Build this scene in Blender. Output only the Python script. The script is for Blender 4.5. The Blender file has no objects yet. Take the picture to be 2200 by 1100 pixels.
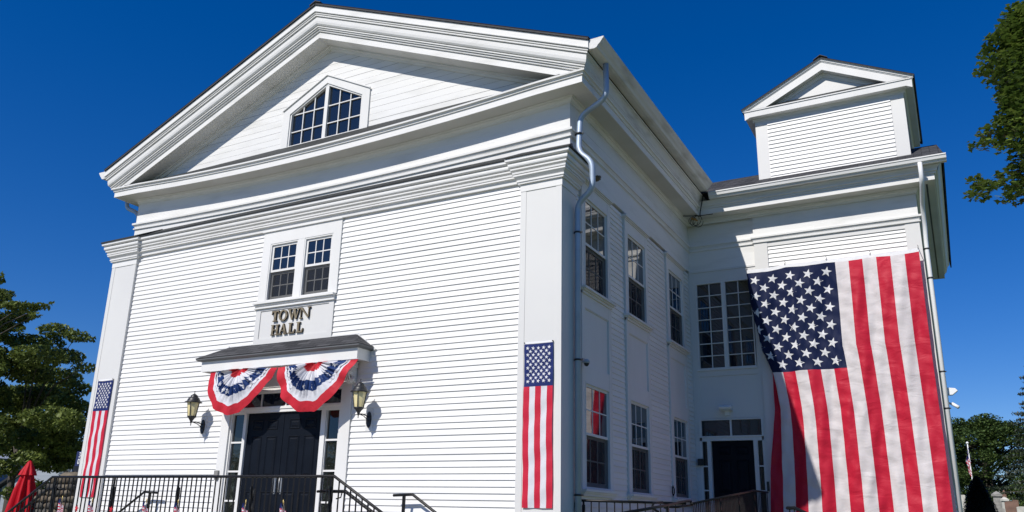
import bpy, math, random
from math import radians, sin, cos, pi, sqrt, atan2
from mathutils import Vector, Matrix
random.seed(7)
S = bpy.context.scene
# ---------------------------------------------------------------- camera
cd = bpy.data.cameras.new('camera'); cam = bpy.data.objects.new('camera', cd)
S.collection.objects.link(cam); S.camera = cam
cd.sensor_width = 36.0; cd.lens = 1750.35/2200*36
cd.shift_x = (1100-1080.42)/2200; cd.shift_y = (596.37-550)/2200
cd.clip_start = .1; cd.clip_end = 3000
YAW, PITCH, ROLL = -0.508726654, 0.287191851, -0.0250242483
fw = Vector((sin(YAW)*cos(PITCH), cos(YAW)*cos(PITCH), sin(PITCH)))
rt = Vector((cos(YAW), -sin(YAW), 0)); dn = fw.cross(rt)
r2 = cos(ROLL)*rt + sin(ROLL)*dn; d2 = -sin(ROLL)*rt + cos(ROLL)*dn
M3 = Matrix((r2, -d2, -fw)).transposed()
cam.matrix_world = M3.to_4x4()
# ---------------------------------------------------------------- light
SUN = Vector((-.25, -1.0, .97)).normalized()          # towards the sun
EL = math.asin(SUN.z); AZ = atan2(SUN.x, SUN.y)
w = bpy.data.worlds.new('World'); S.world = w; w.use_nodes = True
nt = w.node_tree; nt.nodes.clear()
sky = nt.nodes.new('ShaderNodeTexSky'); sky.sky_type = 'NISHITA'; sky.sun_disc = False
sky.sun_elevation = EL; sky.sun_rotation = AZ
sky.altitude = 1500; sky.air_density = 1.0; sky.dust_density = 0.0; sky.ozone_density = 6.0
hs = nt.nodes.new('ShaderNodeHueSaturation'); hs.inputs['Saturation'].default_value = 1.45; hs.inputs['Hue'].default_value = .517
bg = nt.nodes.new('ShaderNodeBackground'); bg.inputs['Strength'].default_value = 0.145
wo = nt.nodes.new('ShaderNodeOutputWorld')
gm = nt.nodes.new('ShaderNodeGamma'); gm.inputs[1].default_value = .80
nt.links.new(sky.outputs[0], gm.inputs[0]); nt.links.new(gm.outputs[0], hs.inputs['Color']); nt.links.new(hs.outputs[0], bg.inputs[0]); nt.links.new(bg.outputs[0], wo.inputs[0])
ld = bpy.data.lights.new('sun', 'SUN'); ld.energy = 5.0; ld.angle = radians(.53); ld.color = (1, .955, .885)
lo = bpy.data.objects.new('sun', ld); S.collection.objects.link(lo)
lo.rotation_euler = SUN.to_track_quat('Z', 'Y').to_euler(); lo.location = (0, 0, 40)
S.view_settings.view_transform = 'Standard'; S.view_settings.look = 'None'
S.view_settings.gamma = 1; S.view_settings.exposure = 0.0
S.render.resolution_x = 1024; S.render.resolution_y = 512

# ---------------------------------------------------------------- helpers
G = S.collection
class MB:
    def __init__(s): s.v=[]; s.f=[]; s.m=[]; s.sm=[]; s.mi=0; s.smooth=False
    def add(s, vs, fs):
        b=len(s.v); s.v+= [tuple(p) for p in vs]
        for f in fs: s.f.append([b+i for i in f]); s.m.append(s.mi); s.sm.append(s.smooth)
    def quad(s,a,b,c,d): s.add([a,b,c,d],[(0,1,2,3)])
    def poly(s,pts): s.add(pts,[tuple(range(len(pts)))])
    def box(s,x0,x1,y0,y1,z0,z1):
        if x0>x1:x0,x1=x1,x0
        if y0>y1:y0,y1=y1,y0
        if z0>z1:z0,z1=z1,z0
        s.add([(x0,y0,z0),(x1,y0,z0),(x1,y1,z0),(x0,y1,z0),(x0,y0,z1),(x1,y0,z1),(x1,y1,z1),(x0,y1,z1)],
              [(0,3,2,1),(4,5,6,7),(0,1,5,4),(1,2,6,5),(2,3,7,6),(3,0,4,7)])
    def prism(s,pts,d):
        n=len(pts); d=Vector(d); q=[Vector(p) for p in pts]
        s.add(q+[p+d for p in q],[tuple(range(n))[::-1],tuple(range(n,2*n))]+[(i,(i+1)%n,n+(i+1)%n,n+i) for i in range(n)])
    def tube(s,path,r,n=8,cap=True,rx=None):
        P=[Vector(p) for p in path]; R=r if isinstance(r,(list,tuple)) else [r]*len(P)
        old=s.smooth; s.smooth=True
        ref=None; rings=[]
        for i,p in enumerate(P):
            if i==0: t=P[1]-P[0]
            elif i==len(P)-1: t=P[-1]-P[-2]
            else: t=(P[i+1]-p).normalized()+(p-P[i-1]).normalized()
            t=t.normalized() if t.length>1e-9 else Vector((0,0,1))
            if ref is None:
                ref=t.cross(Vector((0,0,1)))
                if ref.length<.1: ref=t.cross(Vector((0,1,0)))
            a=(ref-t*ref.dot(t))
            if a.length<1e-6: a=t.orthogonal()
            a.normalize(); ref=a; b=t.cross(a)
            rings.append([p+(a*cos(2*pi*k/n)+b*sin(2*pi*k/n))*R[i] for k in range(n)])
        vs=[v for g in rings for v in g]; fs=[]
        for i in range(len(P)-1):
            for k in range(n):
                k2=(k+1)%n; fs.append((i*n+k,i*n+k2,(i+1)*n+k2,(i+1)*n+k))
        if cap: fs+= [tuple(range(n))[::-1], tuple(range((len(P)-1)*n,len(P)*n))]
        s.add(vs,fs); s.smooth=old
    def lathe(s,c,prof,n=16,smooth=True):
        old=s.smooth; s.smooth=smooth; c=Vector(c); vs=[];fs=[]
        for r,z in prof:
            for k in range(n): vs.append(c+Vector((r*cos(2*pi*(k+.5)/n),r*sin(2*pi*(k+.5)/n),z)))
        for i in range(len(prof)-1):
            for k in range(n):
                k2=(k+1)%n; fs.append((i*n+k,i*n+k2,(i+1)*n+k2,(i+1)*n+k))
        fs+= [tuple(range(n))[::-1], tuple(range((len(prof)-1)*n,len(prof)*n))]
        s.add(vs,fs); s.smooth=old
    def sweep(s,path,prof,close=True,start=None,end=None,caps=True):
        """path: plan points (x,y); profile: (outward, z); outward is the right-hand side of the path"""
        P=[Vector((p[0],p[1])) for p in path]; n=len(P); m=len(prof); rings=[]
        for i,p in enumerate(P):
            d1=(P[i]-P[i-1]).normalized() if i>0 else (P[1]-P[0]).normalized()
            dd=(P[i+1]-P[i]).normalized() if i<n-1 else d1
            a=Vector((d1.y,-d1.x)); b=Vector((dd.y,-dd.x)); mt=(a+b)/(1+a.dot(b))
            ring=[]
            for o,z in prof:
                q=p+mt*o
                if i==0 and start: q=q+(P[1]-P[0]).normalized()*start(o)
                if i==n-1 and end: q=q+(P[-1]-P[-2]).normalized()*end(o)
                ring.append((q.x,q.y,z))
            rings.append(ring)
        vs=[v for r in rings for v in r]; fs=[]
        mm=m if close else m-1
        for i in range(n-1):
            for k in range(mm):
                k2=(k+1)%m; fs.append((i*m+k,(i+1)*m+k,(i+1)*m+k2,i*m+k2))
        if caps and close: fs+= [tuple(range(m))[::-1],tuple(range((n-1)*m,n*m))]
        s.add(vs,fs)
def obj(name,mb,mats,parent=None,label=None):
    me=bpy.data.meshes.new(name); me.from_pydata(mb.v,[],mb.f)
    if not isinstance(mats,(list,tuple)): mats=[mats]
    for m in mats: me.materials.append(m)
    me.polygons.foreach_set('material_index',mb.m); me.polygons.foreach_set('use_smooth',mb.sm)
    me.update()
    import bmesh
    if len(mb.f)<20000:
        bm=bmesh.new(); bm.from_mesh(me); bmesh.ops.recalc_face_normals(bm,faces=bm.faces); bm.to_mesh(me); bm.free()
    o=bpy.data.objects.new(name,me); G.objects.link(o)
    if parent:
        o.parent=parent; o.matrix_parent_inverse=Matrix.Translation(-root_loc(parent))
    if label: o['label']=label
    return o
def root_loc(p):
    return Vector(p.location) if p.parent is None else Vector((0,0,0))
def thing(name,label,cat,loc=(0,0,0),group=None):
    o=bpy.data.objects.new(name,None); G.objects.link(o); o.location=loc; o.empty_display_size=.2
    tag(o,label,cat,group); return o
def tag(o,label=None,cat=None,group=None,kind=None):
    if label:o['label']=label
    if cat:o['category']=cat
    if group:o['group']=group
    if kind:o['kind']=kind
    return o
def struct(name,mb,mat): return tag(obj(name,mb,mat),kind='structure')
# ---------------------------------------------------------------- materials
def mat(name,col,rough=.5,spec=.5,metal=0,ior=1.5):
    m=bpy.data.materials.new(name); m.use_nodes=True
    b=m.node_tree.nodes['Principled BSDF']; b.inputs['Base Color'].default_value=(*col,1)
    b.inputs['Roughness'].default_value=rough; b.inputs['Metallic'].default_value=metal; b.inputs['IOR'].default_value=ior
    b.inputs['Specular IOR Level'].default_value=spec
    return m
def N(m,t,**k):
    n=m.node_tree.nodes.new(t)
    for a,v in k.items(): setattr(n,a,v)
    return n
def L(m,a,b): m.node_tree.links.new(a,b)
def varied(name,c1,c2,scale=3,rough=.6,bump=.15,bscale=40,stretch=(1,1,1),spec=.4,detail=6,lo=.35,hi=.65,dist=.004):
    m=mat(name,c1,rough,spec); nd=m.node_tree.nodes; b=nd['Principled BSDF']
    tc=N(m,'ShaderNodeTexCoord'); mp=N(m,'ShaderNodeMapping'); mp.inputs['Scale'].default_value=stretch
    L(m,tc.outputs['Object'],mp.inputs[0])
    no=N(m,'ShaderNodeTexNoise'); no.inputs['Scale'].default_value=scale; no.inputs['Detail'].default_value=detail
    L(m,mp.outputs[0],no.inputs['Vector'])
    cr=N(m,'ShaderNodeValToRGB'); cr.color_ramp.elements[0].position=lo; cr.color_ramp.elements[1].position=hi
    cr.color_ramp.elements[0].color=(*c2,1); cr.color_ramp.elements[1].color=(*c1,1)
    L(m,no.outputs['Fac'],cr.inputs[0]); L(m,cr.outputs[0],b.inputs['Base Color'])
    if bump:
        n2=N(m,'ShaderNodeTexNoise'); n2.inputs['Scale'].default_value=bscale; n2.inputs['Detail'].default_value=4
        L(m,mp.outputs[0],n2.inputs['Vector'])
        bp=N(m,'ShaderNodeBump'); bp.inputs['Strength'].default_value=bump; bp.inputs['Distance'].default_value=dist
        L(m,n2.outputs['Fac'],bp.inputs['Height']); L(m,bp.outputs[0],b.inputs['Normal'])
    return m
WHITE=varied('white_paint',(.69,.685,.67),(.63,.625,.605),scale=1.3,rough=.55,bump=.35,bscale=6,stretch=(1,1,.35),lo=.3,hi=.62,dist=.006)
SIDING=varied('siding_paint',(.73,.725,.71),(.66,.655,.64),scale=1.1,rough=.5,bump=.5,bscale=3,stretch=(.25,.25,6),lo=.3,hi=.6,dist=.008)
OLD=varied('weathered_white_paint',(.69,.685,.67),(.59,.585,.56),scale=1.6,rough=.6,bump=.4,bscale=8,stretch=(.6,.6,3),lo=.25,hi=.5,dist=.006)
STAIN=varied('stained_white_paint',(.62,.615,.60),(.33,.315,.28),scale=2.2,rough=.65,bump=.5,bscale=8,stretch=(1,.5,3),lo=.2,hi=.48,dist=.006)
PANEL=varied('smooth_white_panel',(.625,.62,.60),(.59,.585,.57),scale=.6,rough=.45,bump=.1,bscale=2)
SOFFIT=varied('soffit_paint',(.62,.61,.58),(.55,.54,.50),scale=1.2,rough=.6,bump=.2,bscale=4)
def shingle():
    m=mat('dark_shingle',(.05,.05,.055),.9,.2); b=m.node_tree.nodes['Principled BSDF']
    tc=N(m,'ShaderNodeTexCoord'); br=N(m,'ShaderNodeTexBrick'); br.inputs['Scale'].default_value=1
    br.inputs['Brick Width'].default_value=.32; br.inputs['Row Height'].default_value=.115; br.inputs['Mortar Size'].default_value=.007
    br.inputs['Color1'].default_value=(.075,.075,.08,1); br.inputs['Color2'].default_value=(.03,.031,.034,1); br.inputs['Mortar'].default_value=(.012,.012,.013,1)
    br.offset=.5; L(m,tc.outputs['UV'],br.inputs['Vector'])
    no=N(m,'ShaderNodeTexNoise'); no.inputs['Scale'].default_value=90; L(m,tc.outputs['Object'],no.inputs['Vector'])
    mx=N(m,'ShaderNodeMixRGB'); mx.blend_type='OVERLAY'; mx.inputs[0].default_value=.6
    L(m,br.outputs[0],mx.inputs[1]); L(m,no.outputs['Fac'],mx.inputs[2]); L(m,mx.outputs[0],b.inputs['Base Color'])
    bp=N(m,'ShaderNodeBump'); bp.inputs['Distance'].default_value=.01; L(m,br.outputs['Fac'],bp.inputs['Height']); bp.invert=True
    L(m,bp.outputs[0],b.inputs['Normal'])
    return m
SHINGLE=shingle()
FLASH=varied('dark_flashing',(.028,.031,.031),(.016,.018,.018),scale=3,rough=.7,bump=0,stretch=(.3,1,1))
def glassmat(name,tint=(.01,.014,.02),ior=1.62,wav=.02):
    m=mat(name,tint,.015,.5,ior=ior); b=m.node_tree.nodes['Principled BSDF']
    tc=N(m,'ShaderNodeTexCoord'); no=N(m,'ShaderNodeTexNoise'); no.inputs['Scale'].default_value=1.4; no.inputs['Detail'].default_value=1
    L(m,tc.outputs['Object'],no.inputs['Vector']); bp=N(m,'ShaderNodeBump'); bp.inputs['Strength'].default_value=wav; bp.inputs['Distance'].default_value=.3
    L(m,no.outputs['Fac'],bp.inputs['Height']); L(m,bp.outputs[0],b.inputs['Normal'])
    b.inputs['Coat Weight'].default_value=.6; b.inputs['Coat Roughness'].default_value=.01
    return m
GLASS=glassmat('window_glass')
GLASSD=glassmat('entrance_glass',(.012,.014,.012),1.5,.03)
SCREEN=mat('insect_screen',(.02,.022,.026),.8,.2); SCREEN.node_tree.nodes['Principled BSDF'].inputs['Alpha'].default_value=.6
SASHD=mat('shaded_sash',(.30,.31,.33),.5)
NAVY=varied('navy_door_paint',(.0050,.0075,.013),(.0035,.0055,.010),scale=4,rough=.5,bump=.06,bscale=10,spec=.12)
BLACK=mat('black_iron',(.004,.004,.0045),.42,.3)
BLACKM=mat('black_lantern_metal',(.018,.019,.021),.42,.5)
CREAM=varied('cream_lantern_glass',(.72,.64,.36),(.62,.52,.26),scale=6,rough=.3,bump=0)
BRONZE=varied('bronze_letters',(.30,.245,.155),(.16,.12,.07),scale=14,rough=.42,bump=.2,bscale=60,lo=.35,hi=.6); BRONZE.node_tree.nodes['Principled BSDF'].inputs['Metallic'].default_value=.35
BRONZED=mat('bronze_letter_edge',(.022,.016,.010),.6,.3)
METALG=varied('shade_toned_pipe',(.38,.46,.57),(.33,.40,.50),scale=3,rough=.5,bump=.05); METALG.node_tree.nodes['Principled BSDF'].inputs['Metallic'].default_value=.3  # pipe colour darkened and blued in place of shade and sky reflection
GREYBOX=mat('grey_box',(.22,.215,.20),.5)
STEEL=mat('steel',(.38,.38,.37),.45,.5,.8)
LAMPW=mat('white_plastic',(.75,.76,.76),.35)
SMOKE=mat('smoked_dome',(.01,.01,.012),.08,.6)
def cloth(name,col,bump=.5,scale=3.5,stretch=(1,1,1),sheen=.2,trans=.25):
    m=mat(name,col,.55,.25); nd=m.node_tree; b=nd.nodes['Principled BSDF']
    tc=N(m,'ShaderNodeTexCoord'); mp=N(m,'ShaderNodeMapping'); mp.inputs['Scale'].default_value=stretch; mp.inputs['Rotation'].default_value=(0,.5,0)
    L(m,tc.outputs['Object'],mp.inputs[0])
    no=N(m,'ShaderNodeTexNoise'); no.inputs['Scale'].default_value=scale; no.inputs['Detail'].default_value=5; no.inputs['Distortion'].default_value=.8
    L(m,mp.outputs[0],no.inputs['Vector']); bp=N(m,'ShaderNodeBump'); bp.inputs['Strength'].default_value=bump; bp.inputs['Distance'].default_value=.06
    L(m,no.outputs['Fac'],bp.inputs['Height']); L(m,bp.outputs[0],b.inputs['Normal'])
    b.inputs['Specular IOR Level'].default_value=.25 if max(col)>.2 else .12
    tr=N(m,'ShaderNodeBsdfTranslucent'); tr.inputs[0].default_value=(*col,1); mx=N(m,'ShaderNodeMixShader'); mx.inputs[0].default_value=trans
    L(m,b.outputs[0],mx.inputs[1]); L(m,tr.outputs[0],mx.inputs[2]); L(m,mx.outputs[0],nd.nodes['Material Output'].inputs[0])
    return m
FRED=cloth('flag_red',(.56,.016,.045),.42,2.2,(1,1,2.0)); FWHITE=cloth('flag_white',(.72,.68,.69),.42,2.2,(1,1,2.0))
FBLUE=cloth('flag_blue',(.008,.014,.050),.5,2.2,(2.2,1,.8),trans=.05); FSTAR=cloth('flag_star',(.80,.80,.82),.2,9)
BRED=cloth('bunting_red',(.50,.020,.035),.35,6,trans=.08); BWHITE=cloth('bunting_white',(.66,.66,.70),.35,6,trans=.08); BBLUE=cloth('bunting_blue',(.016,.04,.14),.3,6,trans=.05)
UMB=cloth('umbrella_red',(.55,.006,.018),.3,5,(2,2,.5))
def leafmat(name,c1,c2,c3,trans=.3):
    m=mat(name,c1,.5,.4); nd=m.node_tree; b=nd.nodes['Principled BSDF']
    at=N(m,'ShaderNodeAttribute'); at.attribute_name='tone'
    cr=N(m,'ShaderNodeValToRGB'); e=cr.color_ramp.elements; e[0].color=(*c2,1); e[1].color=(*c3,1); k=e.new(.5); k.color=(*c1,1)
    L(m,at.outputs['Fac'],cr.inputs[0]); L(m,cr.outputs[0],b.inputs['Base Color'])
    tr=N(m,'ShaderNodeBsdfTranslucent'); mx=N(m,'ShaderNodeMixShader'); mx.inputs[0].default_value=trans
    L(m,cr.outputs[0],tr.inputs[0]); L(m,b.outputs[0],mx.inputs[1]); L(m,tr.outputs[0],mx.inputs[2]); L(m,mx.outputs[0],nd.nodes['Material Output'].inputs[0])
    return m
LEAFD=leafmat('dogwood_leaf',(.12,.16,.035),(.06,.09,.022),(.21,.25,.06))
LEAFM=leafmat('maple_leaf',(.11,.17,.03),(.055,.095,.02),(.20,.26,.05))
LEAFF=leafmat('far_leaf',(.07,.115,.03),(.04,.07,.02),(.12,.17,.04),.25)
LEAFN=leafmat('spruce_needle',(.035,.05,.028),(.02,.03,.02),(.06,.075,.04),.1)
LEAFY=leafmat('yew_needle',(.006,.009,.006),(.004,.006,.004),(.010,.015,.008),.05)
BARK=varied('bark',(.10,.085,.07),(.045,.038,.03),scale=6,rough=.9,bump=.8,bscale=20,stretch=(1,1,.3),dist=.03)
# ---------------------------------------------------------------- ground
g=MB(); nx,ny=60,60
def gz(x,y):
    t=max(0,min(1,(y-27)/14)); t=t*t*(3-2*t)
    s=max(0,min(1,(x+6)/8))
    return -1.6+1.9*t*s
xs=[-400,-200,-120,-80,-60]+[-50+2.5*i for i in range(37)]+[60,90,150,260,420]
ys=[-300,-150,-80,-40,-20]+[-10+2.5*i for i in range(37)]+[90,110,150,220,400,900]
vs=[(x,y,gz(x,y)) for y in ys for x in xs]; W_=len(xs)
g.add(vs,[(j*W_+i,j*W_+i+1,(j+1)*W_+i+1,(j+1)*W_+i) for j in range(len(ys)-1) for i in range(W_-1)])
GRASS=varied('lawn',(.10,.13,.045),(.06,.085,.03),scale=.8,rough=.9,bump=.6,bscale=30,dist=.02)
struct('ground',g,GRASS)
g=MB(); g.box(-26,-5,-4,8.6,-1.7,-1.59)
PAVE=varied('concrete_pavement',(.50,.47,.41),(.42,.39,.34),scale=1.5,rough=.85,bump=.3,bscale=30)  # out of view; paler than usual concrete to bounce sunlight onto the soffits
struct('pavement',g,PAVE)
# ================================================================ TOWN HALL
XC=-10.89; XR=-5.26; XL=2*XC-XR; HW=5.63; YU=11.68; YL=11.36; SL=.4226
hall=thing('town_hall','two storey white clapboard hall with gabled front, dark double doors and a turreted side wing','building',(XC,11.36,-1.6))
class Fr:                                   # wall frames: u along the wall, w outwards, z up
    def __init__(s,kind,c): s.k=kind; s.c=c
    def p(s,u,w_,z): return (u,s.c-w_,z) if s.k=='f' else (s.c+w_,u,z)
    def box(s,mb,u0,u1,w0,w1,z0,z1):
        a=s.p(u0,w0,z0); b=s.p(u1,w1,z1); mb.box(a[0],b[0],a[1],b[1],a[2],b[2])
FF=Fr('f',YL); FU=Fr('f',YU); FS=Fr('s',-5.30); FW=Fr('f',18.72); FW2=Fr('f',18.75); FD=Fr('f',18.68)
BH=.102
def siding(mb,F,u0,u1,z0,z1,holes=(),lip=.019,ph=.0,seg=None):
    k=math.floor((z0-ph)/BH); z=ph+k*BH
    while z<z1-1e-4:
        a=max(z,z0); b=min(z+BH,z1)
        if b-a>.005:
            iv=[(u0,u1)]
            for (h0,h1,hz0,hz1) in holes:
                if hz1<=a+1e-3 or hz0>=b-1e-3: continue
                nv=[]
                for (p,q) in iv:
                    if h1<=p or h0>=q: nv.append((p,q)); continue
                    if h0>p: nv.append((p,h0))
                    if h1<q: nv.append((h1,q))
                iv=nv
            for (p,q) in iv:
                la=lip*(1-(a-z)/BH)+.001; lb=lip*(1-(b-z)/BH)+.001
                cuts=[p]; 
                while q-cuts[-1]>4.2: cuts.append(cuts[-1]+random.uniform(2.2,3.9))
                cuts.append(q)
                for c0,c1 in zip(cuts,cuts[1:]):
                    j=random.uniform(-.0018,.0018); c1=c1-.0022; e0=random.uniform(0,.003); e1=random.uniform(0,.003)
                    mb.quad(F.p(c0,la+j,a+e0),F.p(c1,la+j,a+e1),F.p(c1,lb,b),F.p(c0,lb,b))
                    mb.quad(F.p(c0,0,a),F.p(c1,0,a),F.p(c1,la+j,a+e1),F.p(c0,la+j,a+e0))
        z+=BH
def grid_bars(mb,F,u0,u1,z0,z1,nc,nr,w0,w1,t=.02):
    for i in range(1,nc):
        c=u0+(u1-u0)*i/nc; F.box(mb,c-t/2,c+t/2,w0,w1,z0,z1)
    for j in range(1,nr):
        c=z0+(z1-z0)*j/nr; F.box(mb,u0,u1,w0+.0015,w1-.0015,c-t/2,c+t/2)
def ring(mb,F,u0,u1,z0,z1,t,w0,w1,tb=None,tt=None):
    tb=tb or t; tt=tt or t
    F.box(mb,u0,u0+t,w0,w1,z0,z1); F.box(mb,u1-t,u1,w0,w1,z0,z1)
    F.box(mb,u0+t,u1-t,w0,w1,z0,z0+tb); F.box(mb,u0+t,u1-t,w0,w1,z1-tt,z1)
def sash_window(F,par,u0,u1,z0,z1,zm,name='window',screen=True,base=0.0,cols=3,rows=2,gm=None,darklow=True):
    """double-hung window in opening; returns part"""
    gm=gm or GLASS
    fr=MB(); ring(fr,F,u0,u1,z0,z1,.028,base-.12,base+.012)
    part=obj(name,fr,WHITE,par)
    up=MB(); ring(up,F,u0+.028,u1-.028,zm-.022,z1-.028,.045,base-.055,base-.018,tb=.044)
    grid_bars(up,F,u0+.073,u1-.073,zm+.022,z1-.073,cols,rows,base-.046,base-.026)
    obj('upper_sash',up,WHITE,part)
    lw=MB(); ring(lw,F,u0+.028,u1-.028,z0+.028,zm-.0225,.048,base-.098,base-.062,tb=.075)
    grid_bars(lw,F,u0+.076,u1-.076,z0+.103,zm-.07,cols,rows,base-.09,base-.07)
    obj('lower_sash',lw,WHITE,part)
    gl=MB(); F.box(gl,u0+.06,u1-.06,base-.04,base-.034,zm-.005,z1-.06); F.box(gl,u0+.06,u1-.06,base-.084,base-.078,z0+.06,zm-.04)
    obj('pane',gl,gm,part)
    if screen:
        sc=MB(); sc.quad(F.p(u0+.03,base-.030,z0+.03),F.p(u1-.03,base-.030,z0+.03),F.p(u1-.03,base-.030,zm-.024),F.p(u0+.03,base-.030,zm-.024))
        obj('insect_screen',sc,SCREEN,part)
    return part
# --- unseen solid core boxes, added to keep light out
c=MB(); c.box(-16.40,-5.48,11.95,34,-1.6,7.0); c.box(-5.48,-.45,18.98,26.2,-1.6,7.0); obj('light_block_core',c,mat('dark_interior',(.01,.01,.012),.9),hall)
# --- front siding
holes=[(-11.88,-9.90,3.14,5.50),(-12.47,-9.31,-1,2.66)]
m=MB(); siding(m,FF,-15.75,-5.98,-.55,5.50,holes,ph=4.646)
m.box(-16.5,-5.3,11.37,11.40,-.0,-.0) if False else None
FF.box(m,-16.50,-12.45,-.24,-.004,-1.6,5.9); FF.box(m,-9.33,-5.27,-.24,-.004,-1.6,5.9); FF.box(m,-12.45,-9.33,-.24,-.004,2.3,3.98); FF.box(m,-12.45,-9.33,-.24,-.004,5.3,5.9)
obj('wall',m,SIDING,hall)
# --- side siding (right side of the main block)
WIN=[(12.28,13.36),(14.39,15.46),(16.99,18.06)]
holes=[]
for a,b in WIN: holes+= [(a-.13,b+.13,.38,5.78)]
m=MB(); siding(m,FS,11.88,18.72,-.6,5.80,holes,ph=4.59,lip=.017)
FS.box(m,11.70,18.76,-.16,-.10,-1.6,5.8)
FS.box(m,11.60,18.76,-.16,-.003,-1.6,.30)
for a,b in [(11.6,12.27),(13.37,14.38),(15.47,16.98),(18.07,18.76)]: FS.box(m,a,b,-.098,-.003,.302,5.8)
for a,b in WIN:
    FS.box(m,a,b,-.098,-.003,.302,.47); FS.box(m,a,b,-.098,-.003,2.20,3.78); FS.box(m,a,b,-.098,-.003,5.485,5.8)
obj('wall',m,SIDING,hall)
m=MB(); m.box(XL,XL+.2,11.9,33.9,-1.6,7.05); m.box(XL+.2,XR-.1,33.8,34,-1.6,7.05); m.box(XR-.2,XR,26.2,33.8,-1.6,7.05); obj('wall',m,SIDING,hall)
# --- windows with casings on the side
def casing_window(F,par,a,b):
    m=MB(); t=.125; wz=.048
    F.box(m,a-t,a,-.01,wz,.47,5.70); F.box(m,b,b+t,-.01,wz,.47,5.70)
    F.box(m,a,b,-.01,wz-.003,2.19,2.46); F.box(m,a,b,-.01,wz-.003,3.44,3.70); F.box(m,a,b,-.01,wz-.003,5.475,5.70)
    F.box(m,a,b,-.012,wz-.028,2.46,3.44)                     # sunk panel
    ring(m,F,a,b,2.46,3.44,.014,-.01,wz-.014)
    c=obj('window_surround',m,WHITE,par)
    h=MB()
    for k,(w1,z0,z1) in enumerate([(.062,5.70,5.725),(.082,5.725,5.745),(.105,5.745,5.79)]): F.box(h,a-t-.02*k-.01,b+t+.02*k+.01,.0,w1,z0,z1)
    obj('head_moulding',h,WHITE,c)
    for zb,zt in ((.39,.47),(3.69,3.775)):
        s=MB(); F.box(s,a-t-.05,b+t+.05,.0,.135,zt-.035,zt+.005); F.box(s,a-t-.02,b+t+.02,.0,.10,zt-.062,zt-.035); F.box(s,a-t,b+t,.0,.072,zb-.02,zt-.062)
        obj('sill',s,WHITE,c)
    p1=sash_window(F,par,a,b,.485,2.19,1.351,base=.04); p2=sash_window(F,par,a,b,3.79,5.475,4.61,base=.04)
for a,b in WIN: casing_window(FS,hall,a,b)
# --- pilasters
def pilaster(x0,x1,ydeep,side):
    m=MB(); m.box(x0,x1,11.30,ydeep,-1.6,5.29)
    w_=(x1-x0)
    m.box(x0-.008,x0+.10,11.293,11.31,-1.6,5.285); m.box(x1-.10,x1+.002,11.293,11.31,-1.6,5.285)
    return obj('pilaster',m,PANEL,hall)
pilaster(-5.987,-5.235,11.88,1); pilaster(-16.555,-15.745,11.88,-1)
PROF=[(0,5.285),(.013,5.285),(.013,5.415),(.045,5.415),(.048,5.445),(.063,5.45),(.063,5.482),(.045,5.484),(.062,5.505),(.095,5.54),(.108,5.542),(.108,5.568),(.088,5.570),(.118,5.580),(.122,5.612),(.098,5.614),(.128,5.635),(.146,5.645),(.148,5.672),(.123,5.676),(.160,5.684),(.174,5.70),(.179,5.725),(.176,5.758),(.148,5.762),(.206,5.780),(.217,5.790),(.217,5.84),(0,5.84)]
m=MB(); m.sweep([(-5.987,11.37),(-5.987,11.30),(-5.235,11.30),(-5.235,11.88),(-5.40,11.88)],PROF)
obj('capital',m,WHITE,hall)
m=MB(); m.sweep([(-16.40,11.88),(-16.555,11.88),(-16.555,11.30),(-15.745,11.30),(-15.745,11.37)],PROF)
obj('capital',m,WHITE,hall)
# --- entablature moulding between the capitals
MP=[(0,5.455),(.058,5.455),(.060,5.50),(.075,5.53),(.095,5.545)]+PROF[10:]
m=MB(); m.sweep([(-15.80,YL),(-5.95,YL)],MP,caps=False); obj('entablature_moulding',m,WHITE,hall)
# flashing above (metal roof of the projecting storey)
m=MB()
def flash(x0,x1,y):
    n=24
    for i in range(n):
        a=x0+(x1-x0)*i/n; b=x0+(x1-x0)*(i+1)/n
        m.quad((a,y,5.842),(b,y,5.842),(b,YU+.01,6.205),(a,YU+.01,6.205)); m.quad((a,y,5.842),(b,y,5.842),(b,y,5.862),(a,y,5.862))
flash(-15.55,-6.18,YL-.235)
m.add([(-6.20,11.06,5.842),(-4.99,11.06,5.842),(-4.99,11.9,5.842),(-6.2,11.9,5.842),(-6.20,11.06,5.868),(-4.99,11.06,5.868),(-5.22,YU,6.20),(-6.20,YU,6.215),(-4.99,11.9,5.868),(-5.24,12.0,5.88)],[(0,1,5,4),(4,5,6,7),(5,8,9,6),(1,2,8,5),(0,3,2,1),(0,4,7,3)])
xl=2*XC
m.add([(-15.53,11.06,5.842),(-16.79,11.06,5.842),(-16.79,11.9,5.842),(-15.53,11.9,5.842),(-15.53,11.06,5.868),(-16.79,11.06,5.868),(-16.56,YU,6.20),(-15.53,YU,6.215),(-16.79,11.9,5.868),(-16.54,12.0,5.88)],[(0,1,5,4),(4,5,6,7),(5,8,9,6),(1,2,8,5),(0,3,2,1),(0,4,7,3)])
obj('flashing',m,FLASH,hall)
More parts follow.
